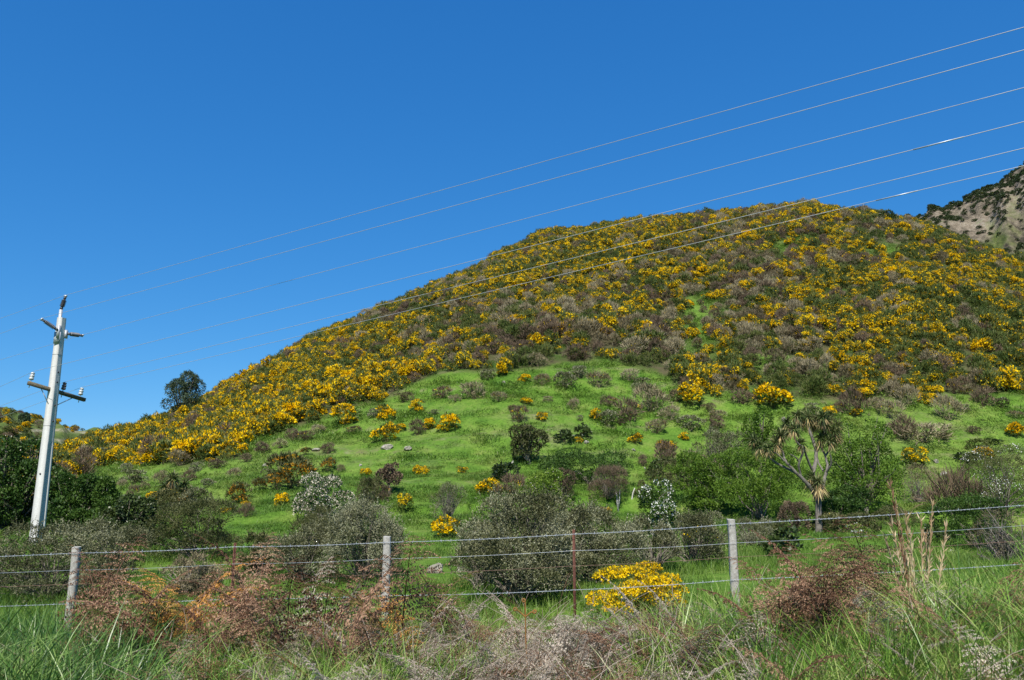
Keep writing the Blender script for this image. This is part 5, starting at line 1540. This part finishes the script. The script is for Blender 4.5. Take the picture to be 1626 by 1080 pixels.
def bracken(px, y, hgt, nf, kinds, label, seed, cat='bracken', group='bracken plants of the roadside verge', facing=None):
    p = near_pt(px, y)
    q = np.random.RandomState(seed)
    root = thing('bracken_plant', label, cat, p, group)
    nf = max(3, round(nf * (.72 if px < 1000 else 1.0)))
    for k in range(nf):
        L_ = FR[kinds[k % len(kinds)]]
        o = link('frond', L_[q.randint(len(L_))], root, (q.normal(0, .10), q.normal(0, .10), -.03))
        sc = hgt * 1.28 * q.uniform(.55, 1.0) / 1.05
        o.scale = (sc, sc, sc)
        a = (facing + q.normal(0, .7)) if facing is not None else q.uniform(0, 6.28)
        o.rotation_euler = (q.normal(0, .16), q.normal(.06, .14), a)
BR = 'reddish brown dead bracken in the crowded roadside bank left of the middle post'
q = np.random.RandomState(33)
bracken(150, 8.6, 1.15, 7, ['brown', 'brown', 'green'], 'brown bracken leaning over the wire right of the first fence post', 1)
bracken(268, 8.9, 1.02, 13, ['orange', 'orange', 'orange', 'orange', 'brown'], 'bright orange dying bracken rising to the top wire at the left', 2)
bracken(205, 8.2, 1.10, 6, ['brown', 'green'], 'thin brown and green bracken between first post and the orange fern', 3)
bracken(330, 8.0, 1.05, 8, ['brown'], 'dark red brown bracken around the left steel stake', 4)
bracken(400, 8.9, 1.18, 8, ['brown'], 'tall brown bracken with tips above the top wire right of the left steel stake', 5)
bracken(455, 7.8, .98, 8, ['brown'], 'reddish bracken patch midway between left stake and middle post', 6)
bracken(510, 8.4, 1.06, 9, ['brown', 'brown', 'grey'], 'dense reddish brown bracken left of the middle post', 7)
bracken(560, 7.4, .92, 8, ['brown'], 'low spreading reddish bracken at the left foot of the middle post', 8)
bracken(640, 8.0, 1.12, 6, ['orange', 'green', 'brown'], 'olive and rust bracken curling round the middle fence post', 9)
bracken(690, 8.7, .82, 6, ['brown', 'green'], 'thin rusty bracken right of the middle fence post', 10)
bracken(1290, 7.6, .90, 12, ['brown'], 'large bushy reddish brown bracken clump right of the right fence post', 11)
bracken(1245, 7.3, .82, 9, ['brown'], 'lower brown bracken at the left of the large bushy clump', 12)
bracken(1340, 7.9, .74, 7, ['brown'], 'brown bracken at the right side of the large bushy clump', 13)
bracken(1385, 8.8, .98, 5, ['brown'], 'airy brown bracken with flat top just left of the tall dry stalks', 14)
bracken(1500, 6.6, .60, 7, ['brown', 'brown', 'green'], 'rusty brown bracken low in the green grass at the right', 15)
bracken(1410, 6.2, .50, 6, ['brown', 'green'], 'small reddish brown bracken low in the grass near the lower right', 16)
bracken(1590, 7.2, .74, 5, ['green', 'brown'], 'greenish brown bracken in the grass by the right border', 17)
bracken(935, 5.7, .48, 7, ['brown'], 'low rusty bracken among grey litter at the bottom centre', 18)
bracken(1000, 5.5, .50, 6, ['brown'], 'low brown bracken at the bottom right of the rusty centre one', 19)
bracken(1110, 6.6, .66, 6, ['grey', 'brown'], 'grey brown bracken below the big yellow gorse', 20)
for i, (px, y, h) in enumerate([(300, 6.6, .62), (440, 6.5, .60), (540, 6.6, .6)]):
    bracken(px, y, h, 7, ['brown', 'brown', 'grey', 'brown', 'green'], BR, 40 + i)

def litter(name, key, n, prof, y0, y1, h0, h1, s0, s1, seed):
    q = np.random.RandomState(seed)
    y = q.uniform(y0, y1, n); pxx = q.uniform(-200, 1800, n)
    x = (pxx - CX) / FPX * y / 1.05
    k = q.rand(n) < np.interp(pxx, [a for a, _ in prof], [b for _, b in prof])
    x, y = x[k], y[k]
    m = len(x)
    z = ground_z(x, y) + q.uniform(h0, h1, m) * (1 - .5 * np.abs(fbm(x, y, seed, 2)))
    rot = np.stack([q.normal(0, .5, m), q.uniform(.2, 1.5, m), q.uniform(0, 6.28, m)], -1)
    print(name, m)
    return scatter(name, FR[key], np.stack([x, y, z], -1), q.uniform(s0, s1, m), rot)
GP = [(-200, .08), (120, .15), (250, .35), (400, .75), (600, 1), (1100, 1), (1180, .6), (1300, .35), (1450, .3), (1800, .35)]
litter('dead_bracken_litter', 'grey', 1500, GP, 4.4, 8.8, -.05, .30, .36, .68, 71)
litter('brown_bracken_litter', 'brown', 900, [(-200, .25), (200, .4), (600, .5), (650, .7), (1000, .6), (1300, .8), (1800, .7)], 4.4, 8.8, -.1, .28, .3, .55, 72)

# bare dead stalks standing and leaning all along the bank
def stalk_mesh(k):
    q = np.random.RandomState(1200 + k)
    ch = []
    for _ in range(5):
        L = q.uniform(.45, 1.0); a = q.uniform(0, 6.28); ln = q.uniform(.1, .8)
        b = np.array([q.normal(0, .12), q.normal(0, .12), -.05])
        t = np.linspace(0, 1, 6)[:, None]
        c = b + np.array([cos(a) * ln, sin(a) * ln, 1.0]) * t * L + np.array([cos(a), sin(a), -.6]) * t ** 3 * L * .25 + q.normal(0, .008, (6, 3))
        m = int(q.rand() < .22)
        ch.append((*tube(c, np.linspace(.0040, .0012, 6), 4), m))
        for j in range(q.randint(2, 5)):
            s_ = q.randint(2, 6); d_ = q.normal(0, 1, 3) * .10 + np.array([0, 0, .08])
            ch.append((*tube([c[s_], c[s_] + d_ * .6, c[s_] + d_ + np.array([0, 0, -.02])], [.002, .0015, .0008], 3), m))
    return mesh_from('dead_stalks_%d' % k, ch, [M['rachis'], M['rachis_pale']])
q = np.random.RandomState(1250)
n_ = 330
y_ = q.uniform(4.8, 9.3, n_); pxx = q.uniform(-150, 1780, n_)
k_ = q.rand(n_) < np.interp(pxx, [-150, 150, 300, 640, 1050, 1200, 1400, 1800], [.1, .3, 1, .9, .7, .6, .6, .4])
x_ = ((pxx - CX) / FPX * y_ / 1.05)[k_]; y_ = y_[k_]
scatter('dead_stalk_litter', [stalk_mesh(k) for k in range(6)], np.stack([x_, y_, ground_z(x_, y_)], -1), q.uniform(.55, 1.05, len(x_)), q.uniform(0, 6.28, len(x_)))

# tall dry stalks
p = near_pt(1445, 8.8)
rng = np.random.RandomState(81)
root = thing('dry_stalk_plant', 'clump of tall dry straw coloured stalks standing above the wires at the right', 'weed', p)
for (x, y, bx, off, dark) in [(1414, 768, 1452, 0, 1), (1422, 800, 1455, .1, 0), (1481, 800, 1462, .05, 0), (1462, 822, 1458, -.1, 0), (1437, 812, 1452, .15, 0), (1502, 838, 1468, .1, 0), (1446, 842, 1456, -.15, 0), (1470, 846, 1460, .2, 0), (1405, 850, 1448, 0, 0), (1416, 832, 1450, -.1, 0), (1430, 858, 1452, .1, 0)]:
    tp_ = at_depth(x, y, 8.8 + off) - p
    b_ = at_depth(bx, 960, 8.8 + off) - p; b_[2] = -.05
    m_ = b_ + (tp_ - b_) * .55 + np.array([0.02, 0, .03]) + rng.normal(0, .02, 3)
    t_ = np.linspace(0, 1, 14)[:, None]
    c_ = (1 - t_) ** 2 * b_ + 2 * t_ * (1 - t_) * m_ + t_ ** 2 * tp_
    st = tube(c_, np.linspace(.008 if dark else .006, .0025, 14), 5)
    nl = 120 if dark else 80
    u = rng.uniform(.30, 1, nl)
    Pl = np.stack([np.interp(u, t_[:, 0], c_[:, k]) for k in range(3)], 1)
    lf = leaves(Pl, nrm((tp_ - b_)[None]) * 1.0 + rng.normal(0, .33, (nl, 3)), .10 * rng.uniform(.5, 1.3, nl), .012, rng)
    o = link('stalk', mesh_from('stalk', [(*st, 0), (*lf, 1)], [M['rachis'] if dark else M['straw'], M['bracken_brown'] if dark else M['straw']]), root)

# curled young fern shoot
p = near_pt(836, 6.9)
root = thing('fern_shoot', 'single young fern shoot with curled orange tips standing in the grey litter', 'fern', p)
top = at_depth(834, 962, 6.9) - p
st = [(0, 0, -.05), top * .3 + np.array([.01, 0, 0]), top * .65, top * .93]
link('stem', mesh_from('stem', [(*tube(st, [.008, .007, .006, .005], 7), 0)], [M['fiddle']], True), root)
def curl_at(c, r, d, h):
    a = np.linspace(0, 2 * pi * 1.3, 22)
    rad = r * (1 - a / a[-1] * .75)
    pts = np.array([c + np.array([d * (np.cos(t) - 1) * q_ , 0, h * 0 + np.sin(t) * q_]) for t, q_ in zip(a, rad)])
    return tube_caps(pts, np.linspace(.0065, .009, 22), 6)
for dx, dz, dd in ((0, .04, 1), (-.07, -.03, 1), (.065, -.05, -1)):
    c = top + np.array([dx, 0, dz])
    ch = [(*tube([top * .88, top * .95 + np.array([dx * .7, 0, dz * .3]), c + np.array([0, 0, 0])], [.006, .006, .006], 6), 0), (*curl_at(c, .017, dd, 1), 0)]
    link('curled_tip', mesh_from('curled_tip', ch, [M['fiddle']], True), root)
